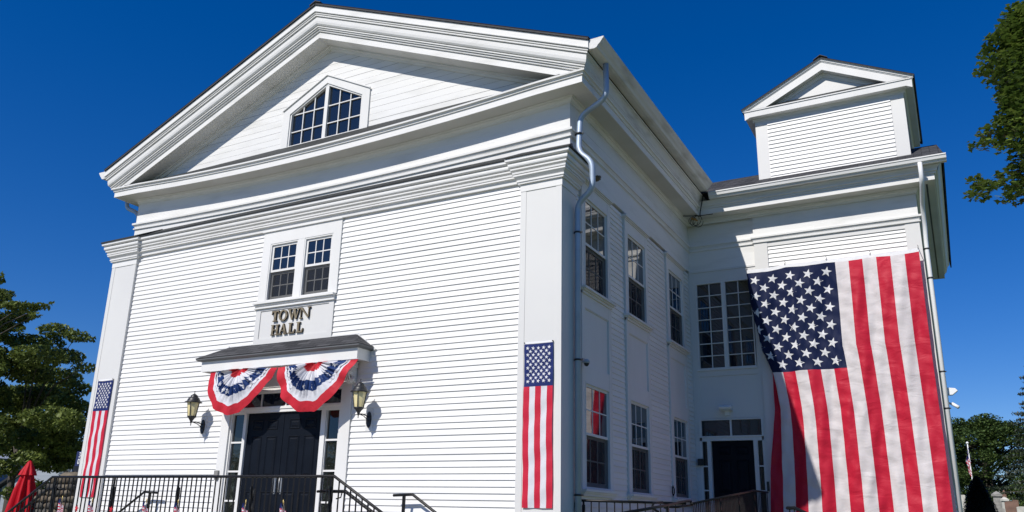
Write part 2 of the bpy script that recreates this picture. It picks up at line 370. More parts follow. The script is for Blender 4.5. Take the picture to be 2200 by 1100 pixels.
# --- frieze / band / cornice with the old timber's sag on the front
def sag(mb,amp=None):
    for i,(x,y,z) in enumerate(mb.v):
        if y<12.3 and XL-.5<x<XR+.5:
            u=max(-1,min(1,(x-XC)/HW)); a=.10+.10*max(0,min(1,(z-6.5)/.5))
            a*=max(0,min(1,(z-5.88)/.3)); mb.v[i]=(x,y,z-a*(1-u*u))
front=[(XL+(XR-XL)*i/24,YU) for i in range(25)]
P1=[(XL,33)]+front+[(XR,18.75),(-3.69,18.75),(-3.69,18.68),(-.2,18.68),(-.2,26.4)]
P2=[(XL,33)]+front+[(XR,18.66),(-.2,18.66),(-.2,26.4)]
m=MB(); m.sweep(P1[:27]+[(-3.69,18.75)],[(-.15,5.845),(.0,5.845),(.0,6.37),(-.15,6.37)]); sag(m); obj('frieze',m,OLD,hall)
m=MB(); m.sweep(P1,[(-.15,6.37),(.0,6.37),(.0,7.08),(-.15,7.08)]); sag(m)
m.sweep(P1,[(-.01,6.70),(.004,6.70),(.004,6.705),(-.01,6.705)]); obj('frieze',m,OLD,hall)
m=MB(); m.sweep(P1,[(-.01,6.325),(.010,6.325),(.012,6.335),(.032,6.338),(.034,6.366),(.008,6.370),(.016,6.40),(.036,6.432),(.032,6.438),(.058,6.446),(.060,6.486),(.052,6.492),(-.01,6.51)]); sag(m); obj('band_moulding',m,OLD,hall)
m=MB(); m.sweep(P2,[(-.01,6.985),(.018,6.985),(.022,7.01),(.03,7.03),(.045,7.045),(.062,7.05),(.066,7.075),(.085,7.082),(.085,7.093),(-.01,7.093)]); sag(m); obj('bed_moulding',m,OLD,hall)
m=MB(); m.sweep(P2,[(-.14,7.095),(.385,7.095),(.385,7.12),(-.14,7.12)]); sag(m); obj('soffit',m,SOFFIT,hall)
m=MB(); m.sweep(P2,[(.384,7.088),(.40,7.088),(.402,7.215),(.425,7.218),(.425,7.24),(.44,7.262),(.465,7.268),(.467,7.30),(.384,7.30)]); sag(m); obj('cornice',m,OLD,hall)
# dark roofing on top of the horizontal cornice
m=MB()
for i in range(24):
    a,b=front[i][0],front[i+1][0]
    def zz(x): u=(x-XC)/HW; return 7.302-.2*(1-u*u)
    m.quad((a,YU-.46,zz(a)),(b,YU-.46,zz(b)),(b,YU+.01,7.53),(a,YU+.01,7.53))
    m.quad((a,YU-.46,zz(a)-.02),(b,YU-.46,zz(b)-.02),(b,YU-.46,zz(b)),(a,YU-.46,zz(a)))
obj('cornice_roofing',m,FLASH,hall)
# --- tympanum: flush boards around the gable window
WX0,WX1=-11.87,-9.905; WZS=8.275; WZA=8.79; WZB=7.50
m=MB()
def tz(x): return 9.72-SL*abs(x-XC)
def wtop(x): return WZS+(WZA-WZS)*(1-abs(x-XC)/((WX1-WX0)/2))
z=7.2; k=0
while z<9.8:
    b=z+.145
    # widths where board lies under the roof line
    hw_lo=(9.72-z)/SL; hw_hi=(9.72-min(b,9.72))/SL
    hl=min(hw_lo,HW+.3)
    segs=[]
    if z<WZA and b>WZB-.4:
        wl=(WX1-WX0)/2 if z<WZS else max(0,(WZA-z)/(WZA-WZS)*(WX1-WX0)/2)
        segs=[(-hl,-max(wl-.04,0)),(max(wl-.04,0),hl)] if wl>.05 else [(-hl,hl)]
    else: segs=[(-hl,hl)]
    for s0,s1 in segs:
        if s1-s0<.02: continue
        j=random.uniform(0,.003)
        m.add([(XC+s0,YU-.002-j,z),(XC+s1,YU-.002-j,z),(XC+s1,YU-j,b-.0025),(XC+s0,YU-j,b-.0025)],[(0,1,2,3)])
        m.add([(XC+s0,YU+.002,b-.0025),(XC+s1,YU+.002,b-.0025),(XC+s1,YU+.002,b),(XC+s0,YU+.002,b)],[(0,1,2,3)])
    z=b
obj('tympanum',m,OLD,hall)
# gable window
def pent(x0,x1,zb,zs,za,y): return [(x0,y,zb),(x1,y,zb),(x1,y,zs),((x0+x1)/2,y,za),(x0,y,zs)]
def pentring(mb,o,i,y0,y1):
    A=pent(*o,y0);B=pent(*i,y0);C=pent(*o,y1);D=pent(*i,y1);n=5
    mb.add(A+B+C+D,[(k,(k+1)%n,n+(k+1)%n,n+k) for k in range(n)]+[(k,(k+1)%n,2*n+(k+1)%n,2*n+k) for k in range(n)]+[(n+k,n+(k+1)%n,3*n+(k+1)%n,3*n+k) for k in range(n)])
m=MB(); pentring(m,(-12.06,-9.715,7.38,8.375,8.975),(WX0,WX1,7.50,WZS,WZA),YU-.035,YU+.02)
gw=obj('gable_window',m,WHITE,hall)
m=MB()
for s in (-1,1):   # raised back-band on the casing head
    m.prism([(XC,YU-.034,8.965),(XC,YU-.034,8.995),(XC+s*1.19,YU-.034,8.395),(XC+s*1.19,YU-.034,8.365)],(0,-.028,0))
obj('head_moulding',m,WHITE,gw)
m=MB(); pentring(m,(WX0,WX1,7.48,WZS,WZA),(WX0+.035,WX1-.035,7.52,WZS-.015,WZA-.045),YU-.012,YU+.06)
m.box(XC-.045,XC+.045,YU-.008,YU+.05,7.5,WZA-.03)
for s in (-1,1):
    for k in (1,2):
        x=XC+s*(.045+(.9375-.045)*k/3); m.box(x-.011,x+.011,YU+.018,YU+.04,7.5,wtop(x)-.02)
for zc in (7.85,8.26):
    m.box(WX0+.03,WX1-.03,YU+.02,YU+.042,zc-.011,zc+.011)
obj('muntins',m,WHITE,gw)
m=MB(); m.poly(pent(WX0,WX1,7.45,WZS,WZA,YU+.05)); obj('pane',m,GLASS,gw)
# --- raking cornice (profile: outward b, height h below the roof line)
RP=[(0,-.10),(0,-.704),(.40,-.704),(.402,-.575),(.38,-.572),(.43,-.56),(.435,-.535),(.408,-.532),(.458,-.522),(.462,-.50),(.438,-.497),(.482,-.488),(.484,-.465),(.45,-.46),(.500,-.450),(.522,-.42),(.534,-.37),(.541,-.285),(.515,-.275),(.568,-.265),(.570,-.24),(.545,-.237),(.585,-.225),(.588,-.205),(.552,-.195),(.612,-.185),(.614,-.17),(.602,-.165),(.602,-.035),(0,-.035)]
m=MB(); vs=[];n=len(RP)
for st in range(3):
    for b,h in RP:
        x=XC+(st-1)*(HW+b); vs.append((x,YU-b,10.38+h-SL*abs(x-XC)))
fs=[]
for i in range(2):
    for k in range(n): fs.append((i*n+k,(i+1)*n+k,(i+1)*n+(k+1)%n,i*n+(k+1)%n))
m.add(vs,fs+[tuple(range(n)),tuple(range(2*n,3*n))]); obj('raking_cornice',m,OLD,hall)
# bed moulding under the raking soffit
m=MB(); vs=[]; BP=[(-.01,-.70),(.085,-.705),(.085,-.735),(.05,-.745),(.03,-.80),(-.01,-.805)]; n=len(BP)
for st in range(3):
    for b,h in BP:
        x=XC+(st-1)*5.75; vs.append((x,YU-b,10.38+h-SL*abs(x-XC)))
m.add(vs,[(i*n+k,(i+1)*n+k,(i+1)*n+(k+1)%n,i*n+(k+1)%n) for i in range(2) for k in range(n)]); obj('bed_moulding',m,OLD,hall)
# --- side crown + gutters
CR=[(.384,7.30),(.467,7.30),(.478,7.315),(.478,7.34),(.486,7.345),(.495,7.40),(.52,7.46),(.548,7.49),(.566,7.495),(.568,7.53),(.384,7.53)]
m=MB(); m.sweep([(XR,YU),(XR,18.7)],CR,start=lambda o:-o+.001); obj('crown_moulding',m,STAIN,hall); m=MB()
m.sweep([(XL,30),(XL,YU)],CR,end=lambda o:o-.001); obj('crown_moulding',m,STAIN,hall)
GP=[(.57,7.555),(.70,7.545),(.74,7.56),(.765,7.60),(.80,7.63),(.835,7.68),(.865,7.715),(.865,7.735),(.85,7.735),(.57,7.73)]
m=MB(); m.sweep([(XR,YU-.575),(XR,17.95)],GP); obj('gutter',m,STAIN,hall)
m=MB(); m.sweep([(XL,30),(XL,YU-.575)],GP); obj('gutter',m,WHITE,hall)
# --- main roof
def uvplane(me,f):
    pass
def shingled(name,quads,par,thick=.05):
    """quads: each (a,b,c,d) with a->b along eave, d/c at top"""
    me=bpy.data.meshes.new(name); V=[];Fc=[];UV=[]
    for q in quads:
        q=[Vector(p) for p in q]; base=len(V); e=(q[1]-q[0]).normalized(); nrm=(q[1]-q[0]).cross(q[-1]-q[0]).normalized(); up=nrm.cross(e)
        V+= [tuple(p) for p in q]; Fc.append(tuple(range(base,base+len(q)))); UV.append([((p-q[0]).dot(e),(p-q[0]).dot(up)) for p in q])
        n=len(q); V+= [tuple(p-nrm*thick*(1 if nrm.z>0 else -1)) for p in q]
        for i in range(n): Fc.append((base+i,base+(i+1)%n,base+n+(i+1)%n,base+n+i)); UV.append([(0,0),(.1,0),(.1,.02),(0,.02)])
    me.from_pydata(V,[],Fc); uvl=me.uv_layers.new(name='UVMap'); k=0
    for u in UV:
        for c_ in u: uvl.data[k].uv=c_; k+=1
    me.materials.append(SHINGLE); o=bpy.data.objects.new(name,me); G.objects.link(o); o.parent=par; o.matrix_parent_inverse=Matrix.Translation(-root_loc(par)); return o
ex=HW+.62; zt=10.40; yf=YU-.63
shingled('roof',[((XC+ex,yf,zt-SL*ex),(XC+ex,34.3,zt-SL*ex),(XC,34.3,zt),(XC,yf,zt)),((XC-ex,34.3,zt-SL*ex),(XC-ex,yf,zt-SL*ex),(XC,yf,zt),(XC,34.3,zt))],hall,.05)
m=MB(); m.prism([(XC-.15,yf-.01,zt-.045),(XC,yf-.01,zt+.02),(XC+.15,yf-.01,zt-.045),(XC+.15,yf-.01,zt-.025),(XC,yf-.01,zt+.045),(XC-.15,yf-.01,zt-.025)],(0,20,0)); obj('ridge_cap',m,FLASH,hall)
# --- front double window and lettered panel
m=MB()
F=FF
F.box(m,-11.88,-11.675,-.02,.040,3.96,5.49); F.box(m,-10.06,-9.865,-.02,.040,3.96,5.49); F.box(m,-11.675,-10.06,-.02,.040,5.18,5.49); F.box(m,-10.945,-10.78,-.02,.038,3.99,5.18)
F.box(m,-11.905,-9.845,.0,.07,5.44,5.462)
ws=obj('window_surround',m,WHITE,hall)
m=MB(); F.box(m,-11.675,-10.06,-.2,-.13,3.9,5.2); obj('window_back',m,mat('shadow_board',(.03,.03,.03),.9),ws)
m=MB(); F.box(m,-11.93,-9.885,.0,.115,3.925,3.965); F.box(m,-11.90,-9.90,.0,.085,3.895,3.925); F.box(m,-11.90,-9.90,.0,.060,3.86,3.895); F.box(m,-11.92,-9.885,.0,.075,3.835,3.86); obj('sill',m,WHITE,ws)
sash_window(FF,hall,-11.675,-10.945,3.985,5.18,4.607,base=.02); sash_window(FF,hall,-10.78,-10.06,3.985,5.18,4.607,base=.02)
m=MB(); F.box(m,-11.87,-9.905,-.02,.022,3.05,3.835); ring(m,F,-11.87,-9.905,3.05,3.835,.118,.02,.038,tb=.18,tt=.045); pn=obj('sign_panel',m,PANEL,hall)
# little white figurine standing in the right window
m=MB(); m.lathe((-10.66,YL+.10,4.63),[(.03,0),(.035,.03),(.03,.07),(.02,.10),(.012,.115),(.022,.13),(.024,.15),(.012,.17)],10); tag(obj('figurine',m,LAMPW),'small white bust behind the glass of the upper right pane','figurine')
# --- entrance (surround, transom, sidelights, doors)
m=MB()
F.box(m,-12.47,-12.255,-.02,.045,-.57,2.66); F.box(m,-9.545,-9.31,-.02,.045,-.57,2.66)
F.box(m,-12.255,-9.545,-.02,.040,2.19,2.66)
F.box(m,-12.255,-9.545,-.08,.018,1.80,1.885); F.box(m,-12.255,-9.545,.018,.035,1.858,1.90)
F.box(m,-11.90,-11.83,-.08,.015,-.57,1.80); F.box(m,-9.99,-9.885,-.08,.015,-.57,1.80)
F.box(m,-12.255,-12.215,-.08,.012,-.57,1.80); F.box(m,-9.585,-9.545,-.08,.012,-.57,1.80)
es=obj('entrance_surround',m,WHITE,hall)
m=MB(); ring(m,F,-12.255,-9.545,1.885,2.19,.03,-.05,.0)
for x in (-11.52,-10.90,-10.28): F.box(m,x-.012,x+.012,-.04,-.01,1.9,2.18)
tr=obj('transom',m,WHITE,hall); m=MB(); F.box(m,-12.24,-9.56,-.042,-.036,1.90,2.18); obj('pane',m,GLASS,tr)
for a,b in ((-12.215,-11.90),(-9.885,-9.585)):
    m=MB()
    ring(m,F,a,b,-.55,1.80,.014,-.06,-.01)
    for zc in (1.26,.725,.19): F.box(m,a,b,-.055,-.012,zc-.016,zc+.016)
    sl=obj('sidelight',m,WHITE,hall); m=MB(); F.box(m,a+.01,b-.01,-.05,-.044,-.54,1.79); obj('pane',m,GLASSD,sl)
def door_leaf(F,a,b,z0,z1,w0,name='door'):
    m=MB(); F.box(m,a+.003,b-.003,w0-.045,w0,z0,z1)
    d=obj(name,m,NAVY,hall); w_=b-a
    rows=[(.865,.945),(.50,.815),(.06,.395)]
    for (r0,r1) in rows:
        for (c0,c1) in ((.15,.44),(.56,.85)):
            u0=a+w_*c0;u1=a+w_*c1;q0=z0+(z1-z0)*r0;q1=z0+(z1-z0)*r1
            p=MB(); 
            # bevelled raised moulding ring and field
            def ringb(i0,i1,h0,h1):
                A=[F.p(u0+i0,w0+h0,q0+i0),F.p(u1-i0,w0+h0,q0+i0),F.p(u1-i0,w0+h0,q1-i0),F.p(u0+i0,w0+h0,q1-i0)]
                B=[F.p(u0+i1,w0+h1,q0+i1),F.p(u1-i1,w0+h1,q0+i1),F.p(u1-i1,w0+h1,q1-i1),F.p(u0+i1,w0+h1,q1-i1)]
                p.add(A+B,[(k,(k+1)%4,4+(k+1)%4,4+k) for k in range(4)])
            ringb(0,.014,.0008,.014); ringb(.014,.03,.014,.001); ringb(.03,.045,.001,.002); ringb(.045,.065,.002,.012)
            p.poly([F.p(u0+.065,w0+.012,q0+.065),F.p(u1-.065,w0+.012,q0+.065),F.p(u1-.065,w0+.012,q1-.065),F.p(u0+.065,w0+.012,q1-.065)])
            obj('door_panel',p,NAVY,d)
    return d
dl=door_leaf(F,-11.83,-10.912,-.56,1.797,-.03); dr=door_leaf(F,-10.908,-9.99,-.56,1.797,-.03)
for d_,x in ((dl,-10.985),(dr,-10.83)):
    m=MB(); m.tube([(x,YL+.03,.62),(x,YL-.035,.60),(x,YL-.04,.36),(x,YL+.03,.34)],.010,8); m.box(x-.022,x+.022,YL+.024,YL+.03,.32,.64); obj('pull_handle',m,STEEL,d_)
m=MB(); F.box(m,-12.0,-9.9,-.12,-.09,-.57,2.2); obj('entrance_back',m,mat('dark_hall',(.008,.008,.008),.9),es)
# --- canopy over the entrance
cx=XC-.02; cz=2.61
m=MB()
y0,y1=10.985,YL-.002
m.box(cx-1.925,cx+1.925,y0,y0+.03,2.60,2.795); m.box(cx-1.925,cx-1.895,y0+.03,y1,2.60,2.80); m.box(cx+1.895,cx+1.925,y0+.03,y1,2.60,2.80); m.box(cx-1.895,cx+1.895,y0+.03,y1,2.625,2.64)
cn=obj('canopy',m,WHITE,hall)
m=MB(); m.sweep([(cx-1.925,y1),(cx-1.925,y0),(cx+1.925,y0),(cx+1.925,y1)],[(-.02,2.797),(.03,2.797),(.072,2.815),(.086,2.822),(.086,2.850),(-.02,2.850)]); obj('drip_edge',m,mat('dark_drip_edge',(.10,.105,.11),.6),cn)
e=2.015; yc=y0-.095
shingled('canopy_roof',[((cx-e,yc,2.855),(cx+e,yc,2.855),(cx+1.60,YL-.02,3.135),(cx-1.60,YL-.02,3.135)),
   ((cx+e,yc,2.855),(cx+e,YL-.02,2.855),(cx+1.60,YL-.02,3.135)),((cx-e,YL-.02,2.855),(cx-e,yc,2.855),(cx-1.60,YL-.02,3.135))],cn,.012)
m=MB(); m.prism([(cx+1.60,YL-.045,3.15),(cx+1.60,YL-.045,3.11),(cx+2.02,YL-.045,2.80),(cx+2.06,YL-.045,2.82)],(0,.045,0)); m.prism([(cx-1.60,YL-.045,3.15),(cx-1.60,YL-.045,3.11),(cx-2.02,YL-.045,2.80),(cx-2.06,YL-.045,2.82)],(0,.045,0)); m.box(cx-1.64,cx+1.64,YL-.03,YL-.001,3.112,3.150); obj('canopy_trim',m,WHITE,cn)
for s in (-1,1):
    bx=cx+s*1.60
    m=MB(); m.box(bx-.10,bx+.10,11.06,YL-.046,2.50,2.60); m.box(bx-.115,bx+.115,11.04,YL-.047,2.585,2.602)
    # scrolled corbel: outline in y-z plane
    out=[(11.32,2.50),(11.08,2.50)]
    for k in range(9): a=pi/2+k*pi/8*1.2; out.append((11.14+.07*cos(a),2.43+.07*sin(a)))
    out+= [(11.16,2.345)]
    for k in range(8): a=pi*.55+k*pi/7; out.append((11.235+.05*cos(a),2.295+.05*sin(a)))
    out+= [(11.285,2.25),(11.32,2.24)]
    m.prism([(bx-.075,y,z) for y,z in out],(.15,0,0))
    for yy,zz_,r in ((11.14,2.43,.055),(11.235,2.295,.038)):
        m.tube([(bx-.09,yy,zz_),(bx+.09,yy,zz_)],r,14)
        m.tube([(bx-.10,yy,zz_),(bx+.10,yy,zz_)],r*.45,12)
    for q in (-.045,0,.045): m.tube([(bx+q,11.07,2.47),(bx+q,11.09,2.39),(bx+q,11.15,2.33),(bx+q,11.20,2.25),(bx+q,11.27,2.23)],.016,6)
    obj('corbel',m,WHITE,cn)
# ================================================================ WING
# siding
m=MB(); siding(m,FW,-3.385,-.485,-.6,6.225,ph=6.148,lip=.023)
FW.box(m,-3.40,-.4,-.1,-.004,-1.6,6.30); obj('wall',m,SIDING,hall)
m=MB(); FW.box(m,-3.39,-.48,-.02,.032,6.225,6.335)
m.box(-3.69,-3.385,18.677,18.85,-1.6,6.338); m.box(-.485,-.197,18.677,18.9,-1.6,6.338); obj('pilaster',m,PANEL,hall)
m=MB(); Fs=Fr('s',-.22); siding(m,Fs,18.95,26.4,-1,6.3,ph=6.148); m.box(-.40,-.222,18.9,26.4,-1.6,6.335); m.box(-5.3,-.3,26.25,26.4,-1.6,7.05); obj('wall',m,SIDING,hall)
# back-left panel bay (x -5.28..-3.69)
F=FW2
m=MB()
F.box(m,-5.32,-5.14,-.04,.0,-1.6,5.84); F.box(m,-3.80,-3.66,-.04,.0,-1.6,5.84)
F.box(m,-5.14,-3.80,-.04,-.0015,5.53,5.84); F.box(m,-5.14,-3.80,-.04,-.0015,3.28,3.44); F.box(m,-5.14,-3.80,-.04,-.0015,2.30,2.60)
F.box(m,-5.14,-3.80,-.06,-.022,2.60,3.28); ring(m,F,-5.14,-3.80,2.60,3.28,.012,-.03,-.008)
F.box(m,-5.30,-3.69,.0,.018,5.80,5.846)
F.box(m,-5.35,-3.6,-.2,-.16,-1.6,5.84)
obj('wall',m,PANEL,hall)
for i,(a,b) in enumerate(((-5.135,-4.50),(-4.455,-3.815))):
    m=MB(); z0,z1=3.44,5.53
    ring(m,F,a,b,z0,z1,.027,-.08,.012); grid_bars(m,F,a+.027,b-.027,z0+.027,z1-.027,2,7,-.05,-.018,.019)
    wn=obj('window',m,WHITE,hall); m=MB(); F.box(m,a+.03,b-.03,-.062,-.056,z0+.03,z1-.03); obj('pane',m,GLASS,wn)
m=MB(); F.box(m,-4.50,-4.455,-.06,-.004,3.44,5.53); F.box(m,-5.17,-3.79,.0,.03,3.405,3.44); obj('window_mullion',m,WHITE,hall)
# side entrance
m=MB(); ring(m,F,-5.19,-3.765,1.875,2.29,.03,-.06,.02); F.box(m,-4.49,-4.455,-.05,.014,1.9,2.26)
tr=obj('transom',m,WHITE,hall); m=MB(); F.box(m,-5.17,-3.78,-.052,-.046,1.89,2.27); obj('pane',m,GLASS,tr)
m=MB(); F.box(m,-5.19,-3.76,-.09,.0,1.80,1.875)
F.box(m,-5.02,-4.945,-.09,.004,-.5,1.80); F.box(m,-3.995,-3.915,-.09,.004,-.5,1.80); F.box(m,-5.19,-5.155,-.09,.002,-.5,1.8); F.box(m,-3.79,-3.76,-.09,.002,-.5,1.8)
obj('entrance_surround',m,WHITE,hall)
for a,b in ((-5.155,-5.02),(-3.915,-3.79)):
    m=MB(); ring(m,F,a,b,-.45,1.80,.012,-.06,-.004)
    for zc in (1.235,.707,.18): F.box(m,a,b,-.055,-.006,zc-.014,zc+.014)
    sl=obj('sidelight',m,WHITE,hall); m=MB(); F.box(m,a+.01,b-.01,-.045,-.04,-.44,1.79); obj('pane',m,GLASSD,sl)
door_leaf(F,-4.945,-3.995,-.45,1.80,-.10)
# wing crown + gutter
CW=[(.384,7.30),(.467,7.30),(.478,7.315),(.486,7.33),(.51,7.355),(.535,7.375),(.384,7.375)]
CW2=[(.384,7.30),(.467,7.30),(.478,7.315),(.478,7.34),(.486,7.345),(.50,7.40),(.52,7.44),(.548,7.47),(.56,7.475),(.56,7.50),(.384,7.50)]
m=MB(); m.sweep([(-5.3,18.66),(-.2,18.66)],CW,end=lambda o:o-.002); m.sweep([(-.2,18.66),(-.2,26.4)],CW2,start=lambda o:-o+.16); obj('crown_moulding',m,OLD,hall)
GW=[(.50,7.385),(.62,7.38),(.63,7.395),(.64,7.415),(.67,7.43),(.685,7.49),(.70,7.50),(.70,7.525),(.69,7.527),(.50,7.52)]
m=MB(); m.sweep([(-4.52,18.66),(.46,18.66)],GW); obj('gutter',m,WHITE,hall)
# soffit vent along the right eave
m=MB(); m.box(.02,.055,18.5,26.3,7.088,7.0945); obj('soffit_vent',m,BLACKM,hall)
# wing roof
p=.56; ye,ze=18.02,7.545; yr=19.70; zr=ze+p*(yr-ye)
shingled('roof',[((-5.9,ye,ze),(.42,ye,ze),(.34,yr,zr),(-5.9,yr,zr)),((-5.9,yr,zr),(.34,yr,zr),(.30,26.9,zr-.02),(-5.9,26.9,zr-.02)),((.42,ye,ze),(.42,26.9,ze),(.34,26.9,zr),(.34,yr,zr))],hall,.03)
# roof turret with pediment
tur_x0,tur_x1=-3.462,-.186; tc=(tur_x0+tur_x1)/2
m=MB(); siding(m,FD,tur_x0+.28,tur_x1-.28,7.9,9.33,ph=7.955,lip=.022); FD.box(m,tur_x0+.02,tur_x1-.02,-.2,-.004,7.7,9.7)
Fs=Fr('s',tur_x1-.02)
siding(m,Fs,18.95,22.0,7.9,9.4,ph=7.955,lip=.022); m.box(tur_x1-.2,tur_x1-.021,18.8,22.0,7.6,9.7); m.box(tur_x0+.02,tur_x0+.2,18.8,22.0,7.6,9.7); m.box(tur_x0+.02,tur_x1-.02,21.85,22.0,7.6,9.7)
tu=obj('roof_turret',m,SIDING,hall)
m=MB(); FD.box(m,tur_x0,tur_x0+.28,-.28,.0,7.75,9.31); FD.box(m,tur_x1-.28,tur_x1,-.28,.0,7.75,9.31); FD.box(m,tur_x0+.28,tur_x1-.28,-.02,.004,7.80,7.955); FD.box(m,tur_x0,tur_x1,-.28,.012,9.31,9.50)
obj('corner_board',m,PANEL,tu)
TP=[(tur_x0,22.0),(tur_x0,18.68),(tur_x1,18.68),(tur_x1,22.0)]
m=MB(); m.sweep(TP,[(-.01,9.42),(.02,9.42),(.03,9.45),(.055,9.47),(.06,9.49),(.20,9.492),(.205,9.635),(.225,9.64),(.225,9.665),(-.01,9.665)]); 
ts=.50; ta=10.66
RPt=[(.0,-.03),(.0,-.31),(.20,-.31),(.203,-.115),(.215,-.11),(.220,-.09),(.235,-.085),(.238,-.055),(.25,-.05),(.252,-.03)]
vs=[];n=len(RPt); hwt=(tur_x1-tur_x0)/2
for st in range(3):
    for b,h in RPt:
        x=tc+(st-1)*(hwt+b); vs.append((x,18.68-b,ta+h-ts*abs(x-tc)))
m.add(vs,[(i*n+k,(i+1)*n+k,(i+1)*n+(k+1)%n,i*n+(k+1)%n) for i in range(2) for k in range(n)]+[tuple(range(n)),tuple(range(2*n,3*n))])
vs=[];BPt=[(-.005,-.30),(.05,-.315),(.05,-.34),(.03,-.35),(.015,-.40),(-.005,-.405)];n=len(BPt)
for st in range(3):
    for b,h in BPt:
        x=tc+(st-1)*(hwt+.05); vs.append((x,18.68-b,ta+h-ts*abs(x-tc)))
m.add(vs,[(i*n+k,(i+1)*n+k,(i+1)*n+(k+1)%n,i*n+(k+1)%n) for i in range(2) for k in range(n)])
obj('turret_cornice',m,WHITE,tu)
m=MB(); m.poly([(tur_x0,18.682,9.6),(tur_x1,18.682,9.6),(tc,18.682,ta-.25)]); obj('tympanum',m,PANEL,tu)
m=MB(); m.quad((tur_x0-.22,18.46,9.668),(tur_x1+.22,18.46,9.668),(tur_x1+.05,18.685,9.83),(tur_x0-.05,18.685,9.83)); m.quad((tur_x0-.225,18.458,9.655),(tur_x1+.225,18.458,9.655),(tur_x1+.225,18.458,9.672),(tur_x0-.225,18.458,9.672)); obj('cornice_roofing',m,FLASH,tu)
ex=hwt+.27
shingled('turret_roof',[((tc+ex,18.41,ta-ts*ex),(tc+ex,22.3,ta-ts*ex),(tc,22.3,ta),(tc,18.41,ta)),((tc-ex,22.3,ta-ts*ex),(tc-ex,18.41,ta-ts*ex),(tc,18.41,ta),(tc,22.3,ta))],tu,.035)
m=MB(); m.prism([(tc-.16,18.4,ta-.06),(tc,18.4,ta+.035),(tc+.16,18.4,ta-.06),(tc+.16,18.4,ta-.045),(tc,18.4,ta+.055),(tc-.16,18.4,ta-.045)],(0,3.9,0)); obj('ridge_vent',m,FLASH,tu)

# ================================================================ THINGS ON THE BUILDING
def starpts(cx,cz,r,rot=0,inner=.40):
    return [(cx+(r if k%2==0 else r*inner)*sin(rot+k*pi/5),cz+(r if k%2==0 else r*inner)*cos(rot+k*pi/5)) for k in range(10)]
def fpost(): pass
# ---- big flag hung on the wing
fl=thing('hanging_flag','huge stars and stripes flag hung vertically down the front of the side wing','flag',(-2.0,18.45,5.6))
W0,X1=3.60,-.27; ZT,ZB=5.60,-.75; CZ=3.23
def lerp_tab(t,tab):
    for (a,va),(b,vb) in zip(tab,tab[1:]):
        if t<=b: return va+(vb-va)*max(0,(t-a))/(b-a)
    return tab[-1][1]
XLT=[(0,-3.86),(.12,-3.80),(.30,-3.62),(.38,-3.535),(.50,-3.50),(.70,-3.60),(.85,-3.64),(1,-3.66)]
HK=[-3.88,-2.99,-2.11,-1.216,-.28]
def fsurf(s,t):
    """s: cloth metres from its left edge (0..W0), t: 0 top..1 bottom"""
    z=ZT+(ZB-ZT)*t
    xl=lerp_tab(t,XLT); x=X1-(W0-s)*(1.0)
    kk=(X1-xl)/W0; over=max(0,1-kk)*W0
    # cloth keeps its width; what does not fit curls back towards the wall on the left
    y=18.44
    xc_=xl+s*(X1-xl)/W0; bl=max(0,min(1,(t-.30)/.42))**.6
    if x<xl:
        d=xl-x; x=xl+.10*sin(min(d*6,pi/2))*1.0+.25*max(0,d-.2); y+=.03+min(d,.2)*.75
    else:
        q=max(0,x-xl)
        y+=.03*math.exp(-q/.12)
    x=x+(xc_-x)*bl; y=y+(18.44+.05*math.exp(-s/.15)-y)*bl
    # sag of the top between hooks
    sgz=0
    for a,b in zip(HK,HK[1:]):
        if a<=x<=b: u=(x-a)/(b-a); sgz=(.035 if a>-3 else .07)*4*u*(1-u)*(1-abs(u-.5)*.4)
    z-=sgz*max(0,1-t*6)*.8
    if x<-3.5: z-=(-3.5-x)*.10*max(0,1-t*5)
    # folds
    f=.020*sin(s*5.1+t*3+1)+.016*sin(s*9.3-t*5)+.020*sin(s*2.2+t*8)
    for hx in HK: f+=.035*math.exp(-((x-hx)/.10)**2)*math.exp(-t*9)*-1
    f+=.010*sin(t*60+s*9+3*sin(s*3.1))*(.35+.65*t)+.006*sin(t*97-s*15+2*sin(s*5+t*20))+.009*sin(t*30+s*23)+.030*sin(s*6.5+t*2)+.012*sin(s*14+t*4)
    y-=f*min(1,t*8+.3)
    # pinch near the middle, low down
    x+=.03*sin(t*5+s*1.2)*t
    return Vector((x,y,z))
def fnorm(s,t):
    a=fsurf(s+.004,t)-fsurf(s-.004,t); b=fsurf(s,t+.001)-fsurf(s,t-.001); n=a.cross(b).normalized()
    return n if n.y<0 else -n
m=MB(); m.smooth=True
nst=13*8; nt_=150; tc_=(ZT-CZ)/(ZT-ZB)
S0=[W0*i/nst for i in range(nst+1)]; T0=sorted(set([i/nt_ for i in range(nt_+1)]+[tc_]))
vs=[tuple(fsurf(s_,t_)) for t_ in T0 for s_ in S0]; b0=len(m.v); m.v+=vs; n1=nst+1
for j in range(len(T0)-1):
    for i in range(nst):
        stripe=i//8; m.f.append([b0+j*n1+i,b0+j*n1+i+1,b0+(j+1)*n1+i+1,b0+(j+1)*n1+i]); m.sm.append(True)
        tm=(T0[j]+T0[j+1])/2
        m.m.append(2 if (tm<tc_ and stripe<7) else (0 if stripe%2==0 else 1))
m.smooth=False; m.mi=3
cw=W0*7/13
for r_ in range(11):
    nn=5 if r_%2==0 else 4
    for c_ in range(nn):
        u=(c_+ (0 if nn==5 else .5))
        ss=cw*(.105+u*.198); tt=tc_*(.085+r_*.0845)
        P=starpts(0,0,.118,.28+random.uniform(-.05,.05)); H_=(ZT-ZB)
        pts=[]; 
        for (a,b) in P:
            s2=ss+a; t2=max(.002,tt-b/H_); pts.append(fsurf(s2,t2)+fnorm(s2,t2)*.004)
        cpt=fsurf(ss,tt)+fnorm(ss,tt)*.006
        m.add([cpt]+pts,[(0,1+k,1+(k+1)%10) for k in range(10)])
